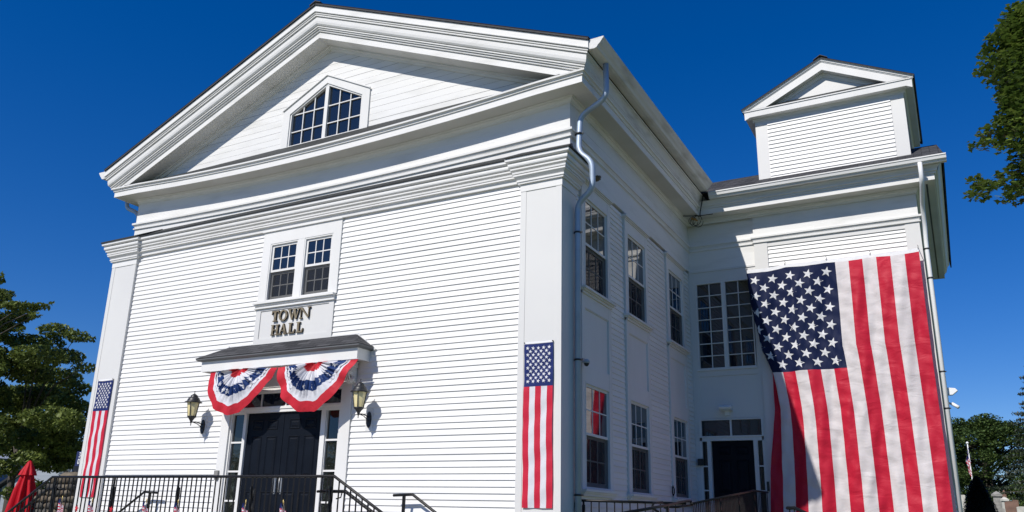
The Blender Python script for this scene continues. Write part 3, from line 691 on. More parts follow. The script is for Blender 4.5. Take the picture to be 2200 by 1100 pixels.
obj('cloth',m,[FRED,FWHITE,FBLUE,FSTAR],fl)
m=MB(); m.smooth=True
hp=[]
for i in range(81):
    s_=W0*i/80; a=fsurf(s_,.0); up=.085
    hp.append((a,a+Vector((0,.004,up))))
for (a,b),(c_,d_) in zip(hp,hp[1:]): m.quad(a,c_,d_,b)
obj('heading',m,FSTAR,fl)
for hx in HK:
    s_=hx-X1+W0; s_=max(.01,min(W0-.01,s_)); a=fsurf(s_,0)+Vector((0,-.01,.06))
    m=MB(); m.tube([a,a+Vector((0,-.012,.02)),a+Vector((.012,-.01,.05)),a+Vector((0,.0,.08)),(a.x,18.60,a.z+.085),(a.x,18.71,a.z+.09)],.007,6); obj('snap_hook',m,STEEL,fl)
# ---- slim pilaster flags
def slim_flag(x0,x1,z0,z1,zc,label):
    t=thing('banner_flag',label,'flag',((x0+x1)/2,11.28,z1),'slim flags hung down the pilasters')
    ph=random.uniform(0,6); w_=x1-x0
    def sf(u,v):
        z=z1-(z1-z0)*v; x=x0+w_*u+ .006*sin(v*9+ph)
        y=11.272-.005*sin(v*22+ph+u*2)-.004*sin(u*12+v*6)-.004*sin(v*47+u*5+ph)
        z-=.012*sin(u*pi)*max(0,1-v*6)
        return Vector((x,y,z))
    m=MB(); m.smooth=True; nu=20; nv=90; vc=(z1-zc)/(z1-z0)
    V=sorted(set([i/nv for i in range(nv+1)]+[vc]))
    m.v=[tuple(sf(i/nu,v)) for v in V for i in range(nu+1)]
    for j in range(len(V)-1):
        for i in range(nu):
            m.f.append([j*(nu+1)+i,j*(nu+1)+i+1,(j+1)*(nu+1)+i+1,(j+1)*(nu+1)+i]); m.sm.append(True)
            m.m.append(2 if V[j]<vc-1e-6 else (0 if (i//4)%2==0 else 1))
    m.smooth=False; m.mi=3
    for r_ in range(11):
        nn=5 if r_%2==0 else 4
        for c_ in range(nn):
            u=.13+(c_+(0 if nn==5 else .5))*.185; v=vc*(.10+r_*.078)
            pts=[sf(u+a/w_,v-b/(z1-z0))+Vector((0,-.004,0)) for a,b in starpts(0,0,.034,.15)]
            m.add([sf(u,v)+Vector((0,-.005,0))]+pts,[(0,1+k,1+(k+1)%10) for k in range(10)])
    obj('cloth',m,[FRED2,FWHITE2,FBLUE2,FSTAR],t)
    m=MB(); m.quad(sf(0,0)+Vector((0,0,0)),sf(1,0),sf(1,0)+Vector((0,.002,.03)),sf(0,0)+Vector((0,.002,.03))); obj('heading',m,FSTAR,t)
    for x in (x0+.005,x1-.005):
        m=MB(); m.tube([(x,11.30,z1+.02),(x,11.262,z1+.02)],.009,8); obj('grommet',m,BLACKM,t)
FRED2=cloth('nylon_red',(.60,.022,.055),.12,5); FWHITE2=cloth('nylon_white',(.74,.74,.78),.12,5); FBLUE2=cloth('nylon_blue',(.022,.036,.15),.15,5)
slim_flag(-5.865,-5.365,.158,2.655,1.975,'slim vertical flag on the right front pilaster, beside the downspout corner')
slim_flag(-16.36,-15.875,.215,2.665,2.01,'slim vertical flag on the far left front pilaster, behind the railing')
# ---- bunting fans under the canopy
OA=[(-12.566,2.577),(-12.582,2.405),(-12.549,2.223),(-12.445,2.024),(-12.316,1.874),(-12.096,1.769),(-11.845,1.721),(-11.633,1.752),(-11.498,1.855),(-11.343,1.958),(-11.193,2.091),(-11.049,2.255),(-10.903,2.402),(-10.788,2.551)]
OB=[(-10.788,2.551),(-10.76,2.347),(-10.683,2.157),(-10.61,2.001),(-10.397,1.84),(-10.185,1.734),(-9.966,1.703),(-9.812,1.712),(-9.632,1.807),(-9.508,1.889),(-9.353,2.029),(-9.254,2.156),(-9.122,2.324),(-8.944,2.586)]
def bunting(out,cxz,label,seed):
    rnd=random.Random(seed)
    t=thing('bunting_fan',label,'bunting',(cxz[0],10.96,cxz[1]),'pleated bunting fans under the canopy')
    NA=264; O=[]
    # resample the outline by arc length
    Lg=[0]
    for a,b in zip(out,out[1:]): Lg.append(Lg[-1]+math.hypot(b[0]-a[0],b[1]-a[1]))
    for i in range(NA+1):
        d=Lg[-1]*i/NA
        for k in range(len(out)-1):
            if d<=Lg[k+1]+1e-9: u=(d-Lg[k])/(Lg[k+1]-Lg[k]); O.append((out[k][0]+(out[k+1][0]-out[k][0])*u,out[k][1]+(out[k+1][1]-out[k][1])*u)); break
    ph=[rnd.uniform(-1,1) for _ in range(60)]
    bounds=[.0,.17,.37,.58,.79,1.0]; NR=36
    def wob(i,r):   # ring edges waver with the pleats
        a=i/NA; q=a*19; k=int(q); f_=q-k; f_=f_*f_*(3-2*f_); return .022*(ph[k]*(1-f_)+ph[k+1]*f_)+.014*sin(a*2*pi*4.5+seed)+.13*(abs(a-.5)*2)**1.6*(1 if r<.7 else .15)
    def P(i,r):
        a=i/NA; ox,oz=O[i]
        topz=2.60; x0=cxz[0]; 
        # gathered at the heading: inner end spreads along the canopy edge
        r0=.05; x=x0+(ox-x0)*(r0+(1-r0)*r); z=cxz[1]+(oz-cxz[1])*(r0+(1-r0)*r)
        npl=19; q_=npl*a+.35*sin(a*19+seed); d=abs((q_%1.0)*2-1)**.8; d*=(.55+.45*ph[20+int(q_)%30])if ph[20+int(q_)%30]>-.6 else .3
        d2=.5*(1+cos(2*pi*6*a+seed))
        amp=(.115+.02*sin(a*31+seed))*sin(pi*min(1,r*1.25+.08))*(1-.55*max(0,r-.6)/.4)
        bulge=.085*sin(pi*min(1,r*.9))*sin(pi*a)+.06*d2*r*r*(.5+.5*sin(a*9+seed*3))
        y=10.965-amp*d-bulge+.03*r*r*sin(a*21+seed)*.5
        e=abs(a-.5)*2
        y+= .02*e
        z-=.012*sin(a*40+seed)*r*r*(a>.08 and a<.92)
        x+=.018*sin(2*pi*q_)*sin(pi*min(1,r*1.1))*(1-r*.5)
        if z>2.598: z=2.598
        return Vector((x,y,z))
    m=MB(); m.smooth=True
    rads=[]
    for k in range(5):
        n_=[4,9,7,7,7][k]
        for j in range(n_): rads.append((bounds[k]+(bounds[k+1]-bounds[k])*j/n_,k))
    rads.append((1.0,4))
    def rr(i,r): 
        w_=wob(i,r)*sin(pi*min(1,max(0,r))) ; return min(1,max(0,r+w_))
    m.v=[tuple(P(i,rr(i,r))) for r,k in rads for i in range(NA+1)]
    cols=[0,1,2,1,0]
    for j in range(len(rads)-1):
        for i in range(NA):
            m.f.append([j*(NA+1)+i,j*(NA+1)+i+1,(j+1)*(NA+1)+i+1,(j+1)*(NA+1)+i]); m.sm.append(True)
            m.m.append(cols[rads[j][1]])
    m.mi=3; m.smooth=False
    for k in range(8):
        ic=int(NA*(.06+.125*k)); rc=.475
        c0=P(ic,rr(ic,rc))
        # star drawn in (arc, radial) coordinates
        pts=[]
        for a,b in starpts(0,0,1,rnd.uniform(-.3,.3)):
            ii=ic+a*9.5; rr_=rc+b*.088
            i0=max(0,min(NA-1,int(math.floor(ii)))); fr=ii-i0
            pa=P(i0,rr(i0,rr_)); pb=P(i0+1,rr(i0+1,rr_)); q=pa+(pb-pa)*fr; pts.append(q+Vector((0,-.008,0)))
        m.add([c0+Vector((0,-.012,0))]+pts,[(0,1+q,1+(q+1)%10) for q in range(10)])
    obj('cloth',m,[BRED,BWHITE,BBLUE,FSTAR],t)
    m=MB(); m.tube([(out[0][0],10.975,2.592),(out[-1][0],10.975,2.592)],.008,6); obj('heading_cord',m,FSTAR,t)
bunting(OA,(-11.74,2.60),'left pleated red white and blue bunting fan under the canopy',1.3)
bunting(OB,(-9.88,2.60),'right pleated red white and blue bunting fan under the canopy, nearest the corner',4.1)
# ---- letters TOWN HALL
LT=thing('sign_lettering','raised bronze letters reading TOWN HALL on the white panel','sign',(-10.93,YL-.06,3.25))
def letter(ch,x,z,w_,h):
    polys=[]; S_=.052*w_/.2 if False else .05; T=.017; sf=.022
    def R(x0,x1,z0,z1): polys.append([(x+x0,z+z0),(x+x1,z+z0),(x+x1,z+z1),(x+x0,z+z1)])
    def Q(p): polys.append([(x+a,z+b) for a,b in p])
    def serif(xc,zc,hw=.042,up=True):
        Q([(xc-hw,zc),(xc+hw,zc),(xc+hw,zc+T),(xc-hw,zc+T)])
    if ch=='T':
        c=w_/2; R(c-.026,c+.026,T,h-.03); serif(c,0,.055); R(0,w_,h-.03,h); Q([(0,h-.03),(.018,h-.03),(.004,h-.075),(-.004,h-.075)]); Q([(w_-.018,h-.03),(w_,h-.03),(w_+.004,h-.075),(w_-.004,h-.075)])
    if ch=='O':
        n=20
        for k in range(n):
            a=2*pi*k/n;b=2*pi*(k+1)/n; c=w_/2; g_=h/2
            def o(t): return (c+(w_/2)*cos(t),g_+(h/2+.004)*sin(t))
            def i_(t): return (c+(w_/2-.052)*cos(t),g_+(h/2-.02)*sin(t))
            Q([o(a),o(b),i_(b),i_(a)])
    if ch=='W':
        Q([(0.01,h-T),(.06,h-T),(.125,0),(.095,0)]); Q([(.09,0),(.125,0),(.165,h-.02),(.145,h-.02)]); Q([(.135,h-.02),(.185,h-.02),(.225,0),(.195,0)]); Q([(.195,0),(.222,0),(w_-.02,h-T),(w_-.04,h-T)]); R(-.015,.085,h-T,h); R(.115,.20,h-.02,h-.02+T); R(w_-.07,w_+.01,h-T,h)
    if ch=='N':
        R(.02,.038,T,h-.01); R(w_-.04,w_-.02,.02,h-T); Q([(0.0,h),(.05,h),(w_-.02,.0),(w_-.045,.0)]); serif(.03,0,.035); R(w_-.065,w_+.01,h-T,h)
    if ch=='H':
        R(.025,.07,T,h-T); R(w_-.07,w_-.025,T,h-T); R(.06,w_-.06,h/2-.009,h/2+.009)
        for c in (.0475,w_-.0475): serif(c,0,.042); R(c-.042,c+.042,h-T,h)
    if ch=='A':
        Q([(.02,T),(.038,T),(w_/2+.005,h-.03),(w_/2-.01,h)]); Q([(w_/2-.012,h),(w_/2+.012,h),(w_-.015,T),(w_-.068,T)]); R(.06,w_-.07,h*.32,h*.32+.017); serif(.03,0,.034); serif(w_-.042,0,.045)
    if ch=='L':
        R(.022,.07,T,h-T); serif(.046,h-T,.046); R(0,w_-.01,0,.02); Q([(w_-.055,.02),(w_-.01,.0),(w_,.078),(w_-.006,.078)])
    m=MB()
    for k,p in enumerate(polys):
        y=YL-.062+.0006*(k%5); m.mi=1
        pts=[(a,y,b) for a,b in p]; n=len(pts)
        back=[(a,YL-.028,b) for a,b in p]
        m.add(pts+back,[(i,(i+1)%n,n+(i+1)%n,n+i) for i in range(n)]+[tuple(range(n,2*n))]); m.mi=0; m.add(pts,[tuple(range(n))])
    return obj('letter',m,[BRONZE,BRONZED],LT)
for ch,x,z,w_,h in [('T',-11.425,3.545,.175,.215),('O',-11.245,3.543,.225,.215),('W',-11.01,3.545,.30,.215),('N',-10.71,3.545,.25,.215),
                    ('H',-11.42,3.275,.215,.205),('A',-11.20,3.275,.20,.21),('L',-10.965,3.275,.165,.205),('L',-10.765,3.275,.165,.205)]: letter(ch,x,z,w_,h)
# ---- wall lanterns
def lantern(x,label):
    z0=1.57; y=11.03
    t=thing('wall_lantern',label,'lantern',(x,YL,1.62),'carriage lanterns beside the entrance')
    m=MB(); m.lathe((x,y,0),[(.004,z0),(.010,z0+.02),(.006,z0+.035),(.016,z0+.06),(.022,z0+.085),(.03,z0+.10),(.055,z0+.14),(.082,z0+.165),(.086,z0+.185),(.06,z0+.19)],18); obj('base_cup',m,BLACKM,t)
    m=MB(); m.lathe((x,y,0),[(.078,z0+.186),(.118,z0+.445),(.10,z0+.447)],8,False); obj('glass',m,CREAM,t)
    m=MB()
    for k in range(8):
        a=2*pi*(k+.5)/8
        if k%2==0: m.tube([(x+.081*cos(a),y+.081*sin(a),z0+.18),(x+.121*cos(a),y+.121*sin(a),z0+.45)],.008,6)
    obj('cage',m,BLACKM,t)
    m=MB(); m.lathe((x,y,0),[(.10,z0+.44),(.162,z0+.445),(.165,z0+.455),(.125,z0+.475),(.118,z0+.50),(.10,z0+.535),(.068,z0+.56),(.07,z0+.57),(.062,z0+.585),(.045,z0+.598),(.024,z0+.612),(.008,z0+.622),(.006,z0+.655),(.012,z0+.66),(.005,z0+.672)],24); obj('cap',m,BLACKM,t)
    m=MB(); bx=x
    m.tube([(x,y+.02,z0+.075),(x,y+.12,z0+.085),(x,y+.21,z0+.07),(x,YL-.04,z0+.05)],.010,8)
    m.tube([(x,y+.06,z0+.07),(x,y+.15,z0+.055),(x,y+.22,z0+.02),(x,YL-.04,z0-.04)],.008,8); obj('bracket_arm',m,BLACKM,t)
    m=MB(); pr=[]
    for k in range(12):
        a=2*pi*k/12; pr.append((x+.048*cos(a)*(1),YL-.055,z0+.01+(.13*sin(a) if abs(sin(a))<.9 else .14*sin(a))))
    m.prism(pr,(0,.035,0)); obj('back_plate',m,BLACKM,t)
    m=MB(); m.box(x-.075,x+.075,YL-.022,YL-.001,z0-.17,z0+.19); obj('mounting_block',m,WHITE,t)
lantern(-12.98,'black wall lantern with cream glass at the left of the double doors')
lantern(-8.90,'black wall lantern with cream glass at the right of the double doors')
# ---- small boxes
m=MB(); m.box(-12.46,-12.36,YL-.085,YL-.046,.60,.74); m.box(-12.45,-12.37,YL-.075,YL-.046,.565,.60); tag(obj('control_box',m,GREYBOX),'small grey box on the casing left of the main doors','box')
m=MB(); m.box(-5.37+.13,-5.13,18.66,18.75,1.255,1.40); tag(obj('intercom',m,BLACKM),'small black box in the corner beside the side door','box')
m=MB(); m.box(-3.755,-3.71,18.70,18.75,.70,.90); tag(obj('door_opener_plate',m,BLACKM),'narrow black plate at the right of the side door','box')
t=thing('flood_light','white flood light above the side door','light',(-4.53,18.75,2.5))
m=MB(); m.box(-4.58,-4.48,18.70,18.75,2.36,2.46); obj('mount',m,LAMPW,t)
m=MB(); m.prism([(-4.66,18.74,2.46),(-4.66,18.52,2.48),(-4.66,18.50,2.52),(-4.66,18.56,2.56),(-4.66,18.74,2.55)],(.26,0,0)); obj('head',m,LAMPW,t)
m=MB(); m.prism([(-4.635,18.70,2.458),(-4.635,18.53,2.474),(-4.635,18.53,2.47),(-4.635,18.70,2.45)],(.21,0,0)); obj('lens',m,mat('lamp_lens',(.75,.8,.78),.2),t)
t=thing('dome_camera','white dome security camera on the shaded side wall behind the downspout','camera',(-5.2,12.2,2.55))
m=MB(); m.box(-5.25,-5.19,12.06,12.14,2.46,2.53); m.lathe((-5.14,12.07,2.44),[(.050,.0),(.056,.02),(.045,.05),(.02,.07)],16); obj('housing',m,mat('shaded_white_plastic',(.42,.43,.44),.4),t)  # white housing coloured grey, its shade put into the colour
m=MB(); m.lathe((-5.14,12.07,2.44),[(.004,-.050),(.025,-.042),(.040,-.02),(.046,0)],16); obj('dome',m,SMOKE,t)
m=MB(); m.tube([(-5.245,16.78,.52),(-5.235,16.84,.58),(-5.235,16.84,.66),(-5.245,16.78,.72),(-5.245,16.74,.66),(-5.245,16.74,.58),(-5.245,16.78,.52)],.012,6); tag(obj('wall_hook',m,BLACK),'black oval ring on the side clapboards before the last window','hook')
# wing side lights
t=thing('flood_light','white twin flood light high on the right end of the wing','light',(-.18,19.1,2.75))
m=MB(); m.box(-.2,-.12,19.02,19.12,2.64,2.76); obj('mount',m,LAMPW,t)
m=MB(); m.prism([(-.09,18.95,2.79),(.06,18.95,2.77),(.10,18.95,2.72),(.0,18.95,2.64),(-.09,18.95,2.64)],(0,.14,0)); obj('head',m,LAMPW,t)
m=MB(); m.tube([(-.10,19.1,2.50),(-.0,19.05,2.44)],.02,8); m.tube([(-.03,19.05,2.47),(.08,18.99,2.38)],.034,12); tag(obj('bullet_camera',m,LAMPW),'small white camera below the twin flood light on the wing end','camera')
# ---- downspouts
def rpipe(path,r=.055,n=10):
    m=MB(); P=[Vector(p) for p in path]; out=[P[0]]
    for a,b,c_ in zip(P,P[1:],P[2:]):
        d1=(a-b);d2=(c_-b); q=min(.16,d1.length*.45,d2.length*.45); s_=b+d1.normalized()*q; e_=b+d2.normalized()*q
        for k in range(6): u=k/5; out.append(s_*(1-u)**2+b*2*u*(1-u)+e_*u*u)
    out.append(P[-1]); m.tube(out,r,n); return m
def downspout(label,path,r,mt,bands,group='rain downspouts of the hall'):
    t=thing('downspout',label,'downspout',path[-1],group)
    obj('pipe',rpipe(path,r),mt,t)
    for b in bands:
        m=MB(); m.tube([Vector(b)-Vector((0,0,.014)),Vector(b)+Vector((0,0,.014))],r+.009,12); m.box(b[0]-r-.03,b[0]+r+.03,b[1]-.004,b[1]+.02,b[2]-.012,b[2]+.012); obj('pipe_strap',m,BLACKM,t)
downspout('metal downspout with double bends at the corner of the front and the shaded side',[(-4.58,11.66,7.56),(-4.58,11.68,6.92),(-5.12,11.80,6.74),(-5.12,11.72,6.02),(-4.86,11.70,5.80),(-4.86,11.72,5.30),(-5.17,11.79,5.12),(-5.17,11.79,-1.5)],.050,METALG,[(-5.12,11.745,6.38),(-5.17,11.79,4.60),(-5.17,11.79,2.45),(-5.17,11.79,.365)])
m=MB(); 
downspout('white downspout dropping from the wing gutter beside the huge flag',[(-.04,17.98,7.40),(-.04,17.98,7.02),(-.10,18.56,6.62),(-.10,18.76,6.25),(-.12,18.82,5.9),(-.135,18.84,-1.5)],.045,LAMPW,[(-.12,18.82,5.75),(-.12,18.82,5.1),(-.13,18.83,3.1),(-.13,18.83,2.35)])
downspout('white downspout elbow under the far left end of the front cornice',[(-17.10,11.75,7.25),(-17.10,11.78,7.02),(-16.72,11.85,6.85),(-16.66,11.85,6.4),(-16.66,11.85,5.9)],.05,METALG,[])
# bird nest behind the capital
m=MB()
for k in range(26):
    a=random.uniform(0,6.28); m.tube([(-5.05+.07*cos(a),12.35+.10*sin(a),5.79+random.uniform(-.03,.03)),(-5.05+.07*cos(a+1.4),12.35+.10*sin(a+1.4),5.80+random.uniform(-.03,.03))],.006,4)
m.lathe((-5.05,12.35,5.72),[(.02,0),(.06,.03),(.085,.07),(.07,.08)],10); tag(obj('bird_nest',m,varied('nest_straw',(.16,.13,.09),(.06,.05,.035),scale=20,bump=.5)),'dark bird nest on the head moulding of the first upper side window','nest')
# cable bundle in the roof corner
t=thing('cable_bundle','black cables and brass fitting hanging in the corner under the eaves','cables',(-4.95,18.2,6.95))
m=MB(); m.tube([(-4.66,18.05,7.50),(-4.72,18.10,7.30),(-4.78,18.16,7.12),(-4.80,18.2,7.02)],.014,6); m.tube([(-4.62,17.98,7.52),(-4.5,18.06,7.50),(-4.42,18.1,7.47)],.02,6); m.tube([(-5.18,18.1,7.07),(-4.85,18.2,7.05),(-4.5,18.24,7.06)],.010,6)
for k in range(4):
    c_=Vector((-5.02+.05*k,18.2,6.97-.03*(k%2))); r_=.07+.015*k
    m.tube([c_+Vector((r_*cos(a*pi/6),.01*a,r_*1.2*sin(a*pi/6))) for a in range(13)],.007,5)
obj('cable',m,BLACK,t)
m=MB(); m.tube([(-5.0,18.16,7.0),(-4.9,18.18,6.96)],.028,10); m.tube([(-4.93,18.17,6.97),(-4.86,18.2,6.93)],.018,8); obj('brass_fitting',m,mat('brass',(.35,.20,.07),.4,.5,.7),t)
# ================================================================ RAILINGS AND STEPS
CONC=varied('step_concrete',(.40,.39,.36),(.30,.29,.27),scale=3,rough=.85,bump=.3,bscale=30)
m=MB(); m.box(-13.95,-7.5,8.92,YL,-1.6,-.57)
for k in range(6):
    d=.31*(k+1); zt_=-.57-.171*(k+1)
    m.box(-7.5+.31*k,-7.5+d,8.92,YL,-1.6,zt_); m.box(-13.95-d,-13.95-.31*k,8.92,YL,-1.6,zt_)
tag(obj('entrance_steps',m,CONC),'raised concrete landing with steps before the main doors','steps')
def twisted(mb,x,y,z0,z1,r=.022,n=40,turns=9):
    P=[];vs=[];fs=[]
    for i in range(n+1):
        a=2*pi*turns*i/n; z=z0+(z1-z0)*i/n
        for k in range(4): vs.append((x+r*cos(a+k*pi/2),y+r*sin(a+k*pi/2),z))
    for i in range(n):
        for k in range(4): fs.append((i*4+k,i*4+(k+1)%4,(i+1)*4+(k+1)%4,(i+1)*4+k))
    mb.add(vs,fs)
t=thing('guard_railing','long black iron guard railing across the front of the main landing','railing',(-10.7,9,-.57))
yR=9.0; xa,xb=-13.88,-7.60; slope=.55; n_end=1.85
path=[(xa-n_end,yR,.5-slope*n_end),(xa,yR,.5),(xb,yR,.5),(xb+n_end,yR,.5-slope*n_end)]
m=MB(); m.tube(path,.021,8); obj('top_rail',m,BLACK,t)
m=MB(); m.tube([(p[0],p[1],p[2]-.96) for p in path],.014,6); obj('bottom_rail',m,BLACK,t)
proto=MB(); proto.box(-.0075,.0075,-.0075,.0075,-.96,0)
pr=None; PX=[-13.77,-12.215,-10.69,-9.131,-7.65]
k=0; xx=xa-n_end+.05
while xx<xb+n_end:
    zz_=.5 if xa<=xx<=xb else (.5-slope*(xa-xx) if xx<xa else .5-slope*(xx-xb))
    if min(abs(xx-q) for q in PX)>.045:
        if pr is None:
            pr=bpy.data.objects.new('baluster',bpy.data.meshes.new('baluster')); pr.data.from_pydata(proto.v,[],proto.f); pr.data.materials.append(BLACK); G.objects.link(pr); b_=pr
        else: b_=pr.copy(); G.objects.link(b_)
        b_.parent=t; b_.matrix_parent_inverse=Matrix.Translation(-root_loc(t)); b_.location=(xx,yR,zz_)
    xx+=.1035
for q in PX:
    m=MB(); m.box(q-.012,q+.012,yR-.012,yR+.012,.36,.5); twisted(m,q,yR,-.5,.36,.024); twisted(m,q+.025,yR+.012,-.5,.34,.014,40,11); obj('twisted_post',m,BLACK,t)
for s_,x0 in ((1,xb),(-1,xa)):
    a=x0-s_*.28; b=x0+s_*.16
    m=MB(); m.tube([(a,yR+.07,.30),(b,yR+.07,.30),(b+s_*1.7,yR+.07,.30-1.7*slope)],.024,10)
    m.tube([(a-s_*.0,yR+.07,.30),(a,yR,.295)],.018,8); m.tube([(b-s_*.06,yR+.07,.29),(b-s_*.06,yR+.05,.22),(b-s_*.1,yR,.20)],.009,6); obj('handrail',m,BLACK,t)
def wall_rail(s_,x0,x1,label):
    t=thing('handrail',label,'handrail',(x0,11.17,-.57),'wall side handrails of the main steps')
    m=MB(); m.tube([(x0,11.17,.315),(x1,11.17,.33),(x1+s_*1.9,11.17,.33-1.9*.60)],.023,10); obj('rail',m,BLACK,t)
    px=x0+s_*.21
    m=MB(); m.box(px-.02,px+.02,11.15,11.19,-.6,.31); obj('post',m,BLACK,t)
    m=MB(); px=x1+s_*1.4; m.box(px-.02,px+.02,11.15,11.19,-1.6,.33-1.4*.60); obj('post',m,BLACK,t)
wall_rail(1,-8.165,-7.785,'black handrail close to the wall at the right hand steps')
wall_rail(-1,-13.83,-14.21,'black handrail close to the wall at the left hand steps, behind the guard railing')
# side ramp
m=MB(); m.box(-5.2,-3.7,17.4,18.7,-1.6,-.45)
m.prism([(-5.0,17.4,-1.6),(-5.0,17.4,-.45),(-5.0,12.9,-.82),(-5.0,12.9,-1.6)],(1.3,0,0)); tag(obj('side_ramp',m,CONC),'concrete ramp and landing rising to the side door','ramp')
def railing(label,top,drop,name='ramp_railing',step=.105,posts=(),r=.019,twist=True,cat='railing',group='black railings of the side ramp'):
    t=thing(name,label,cat,(top[0][0],top[0][1],top[0][2]-drop),group)
    m=MB(); m.tube(top,r,8); obj('top_rail',m,BLACK,t)
    m=MB(); m.tube([(p[0],p[1],p[2]-drop+.08) for p in top],.012,6); obj('bottom_rail',m,BLACK,t)
    P=[Vector(p) for p in top]; src=None; first=True; d=step*.5
    for a,b in zip(P,P[1:]):
        Ln=(b-a).length; u=d
        while u<Ln:
            q=a+(b-a)*(u/Ln)
            if src is None:
                src=bpy.data.objects.new('baluster',bpy.data.meshes.new('baluster')); q_=MB(); q_.box(-.0075,.0075,-.0075,.0075,-drop+.08,0); src.data.from_pydata(q_.v,[],q_.f); src.data.materials.append(BLACK); G.objects.link(src); o=src
            else: o=src.copy(); G.objects.link(o)
            o.parent=t; o.matrix_parent_inverse=Matrix.Translation(-root_loc(t)); o.location=q
            u+=step
        d=u-Ln
    for q in posts:
        m=MB(); twisted(m,q[0],q[1],q[2]-drop,q[2]-.06,.026); m.box(q[0]-.012,q[0]+.012,q[1]-.012,q[1]+.012,q[2]-.08,q[2]); obj('twisted_post',m,BLACK,t)
    return t
railing('black sloping railing along the outer edge of the ramp to the side door',[(-3.75,12.95,.29),(-3.78,17.5,.665),(-3.73,18.62,.67)],1.05,posts=[(-3.76,14.7,.43),(-3.77,16.1,.55),(-3.78,17.48,.66)])
tr_=railing('black level railing between the front corner and the foot of the side ramp',[(-5.17,11.84,.29),(-3.86,12.98,.29)],1.0,step=.125,posts=[(-5.12,11.88,.29)])
m=MB(); m.tube([(-5.19,11.83,.285),(-5.24,11.81,.24),(-5.22,11.82,.16),(-5.17,11.85,.09)],.016,8); obj('scroll',m,BLACK,tr_)
t=thing('handrail','black curved handrail in front of the first lower side windows','handrail',(-3.85,11.5,-.8))
m=MB(); m.tube([(-3.84,10.0,.085),(-3.85,12.0,.24),(-3.86,13.0,.325),(-3.82,13.12,.33),(-3.80,13.1,.27),(-3.88,12.6,.23),(-4.02,12.45,.225),(-4.03,12.45,.20)],.021,8)
m.tube([(-3.98,12.2,.285),(-4.05,12.0,.27),(-4.05,11.9,.20),(-3.95,11.92,.14)],.018,8); obj('rail',m,BLACK,t)
m=MB(); m.box(-3.87,-3.83,12.0,12.04,-1.3,.23); obj('post',m,BLACK,t)
railing('short black railing end at the bottom edge in front of the huge flag',[(-1.80,10.0,.19),(-1.70,9.9,.19),(-1.35,9.75,.04),(-.6,9.4,-.35)],.9,step=.09)
# ---- little flags on sticks behind the guard railing
def stick_flag(x,y,zt,lean,label,spread,seed):
    t=thing('stick_flag',label,'small flag',(x+lean[0]*.9,y,zt-.9),'little flags along the landing railing')
    top=Vector((x,y,zt)); base=top+Vector((lean[0]*.9,0,-.9)); dr=(base-top).normalized()
    m=MB(); m.tube([top+dr*.07,base],.0055,6); obj('stick',m,mat('pale_wood',(.5,.40,.24),.6),t)
    m=MB(); m.tube([top,top+dr*.03,top+dr*.07],[.002,.009,.006],8); obj('gold_tip',m,mat('gold_tip',(.65,.48,.16),.35,.5,.3),t)
    m=MB(); rnd=random.Random(seed); ns=13; W=.30; H=.24
    # cloth hanging limp from the stick: folded in two lobes
    for i in range(16):
        for j in range(13):
            def P(i,j):
                u=i/16; v=j/13; ang=spread*(1 if u<.5 else -.7)
                q=abs(u-.5)*2; side=-1 if u<.5 else 1
                return top+dr*(.05+.015*q)+Vector((side*q*.13*(.35+.65*v),-.02-.03*sin(q*5+v*3),-.30*v-.10*q*(1-.2*v)+ .02*sin(q*7)))
            canton= (j<6 and i<8)
            m.mi=2 if j<5 and i>=4 and i<12 else (0 if (i+j)%2==0 else 1)
            m.mi=2 if (j<3 and i in (5,6,7,8,9,10)) else (0 if (int(j*.9)+int(abs(i-8)*.6))%2==0 else 1)
            m.quad(P(i,j),P(i+1,j),P(i+1,j+1),P(i,j+1))
    obj('cloth',m,[FRED2,FWHITE2,FBLUE2],t)
for i,(x,z,ln,lb) in enumerate([(-13.207,.185,.06,'little flag on a stick before the stone pier, leftmost of the row'),(-12.42,.162,-.02,'little flag on a stick below the left pilaster flag'),(-11.114,.168,-.02,'little flag on a stick at the foot of the left wall handrail'),(-10.406,.16,.06,'little flag on a dark stick just left of the grey box'),(-9.009,.172,-.05,'little gold tipped flag in front of the left door leaf'),(-8.306,.179,.22,'little gold tipped flag leaning in front of the right door leaf')]):
    stick_flag(x,8.8,z,(ln,0),lb,.4,i)
for x,lb in ((-12.80,'red star pick left of the second little flag'),(-11.93,'red star pick right of the second little flag')):
    m=MB(); a=onp=None; p=starpts(x,-.01,.05,.2); m.prism([(q,8.8,r_) for q,r_ in p],(0,.012,0)); m.tube([(x,8.806,-.04),(x,8.806,-.6)],.004,5); tag(obj('star_pick',m,BRED),lb,'star pick')
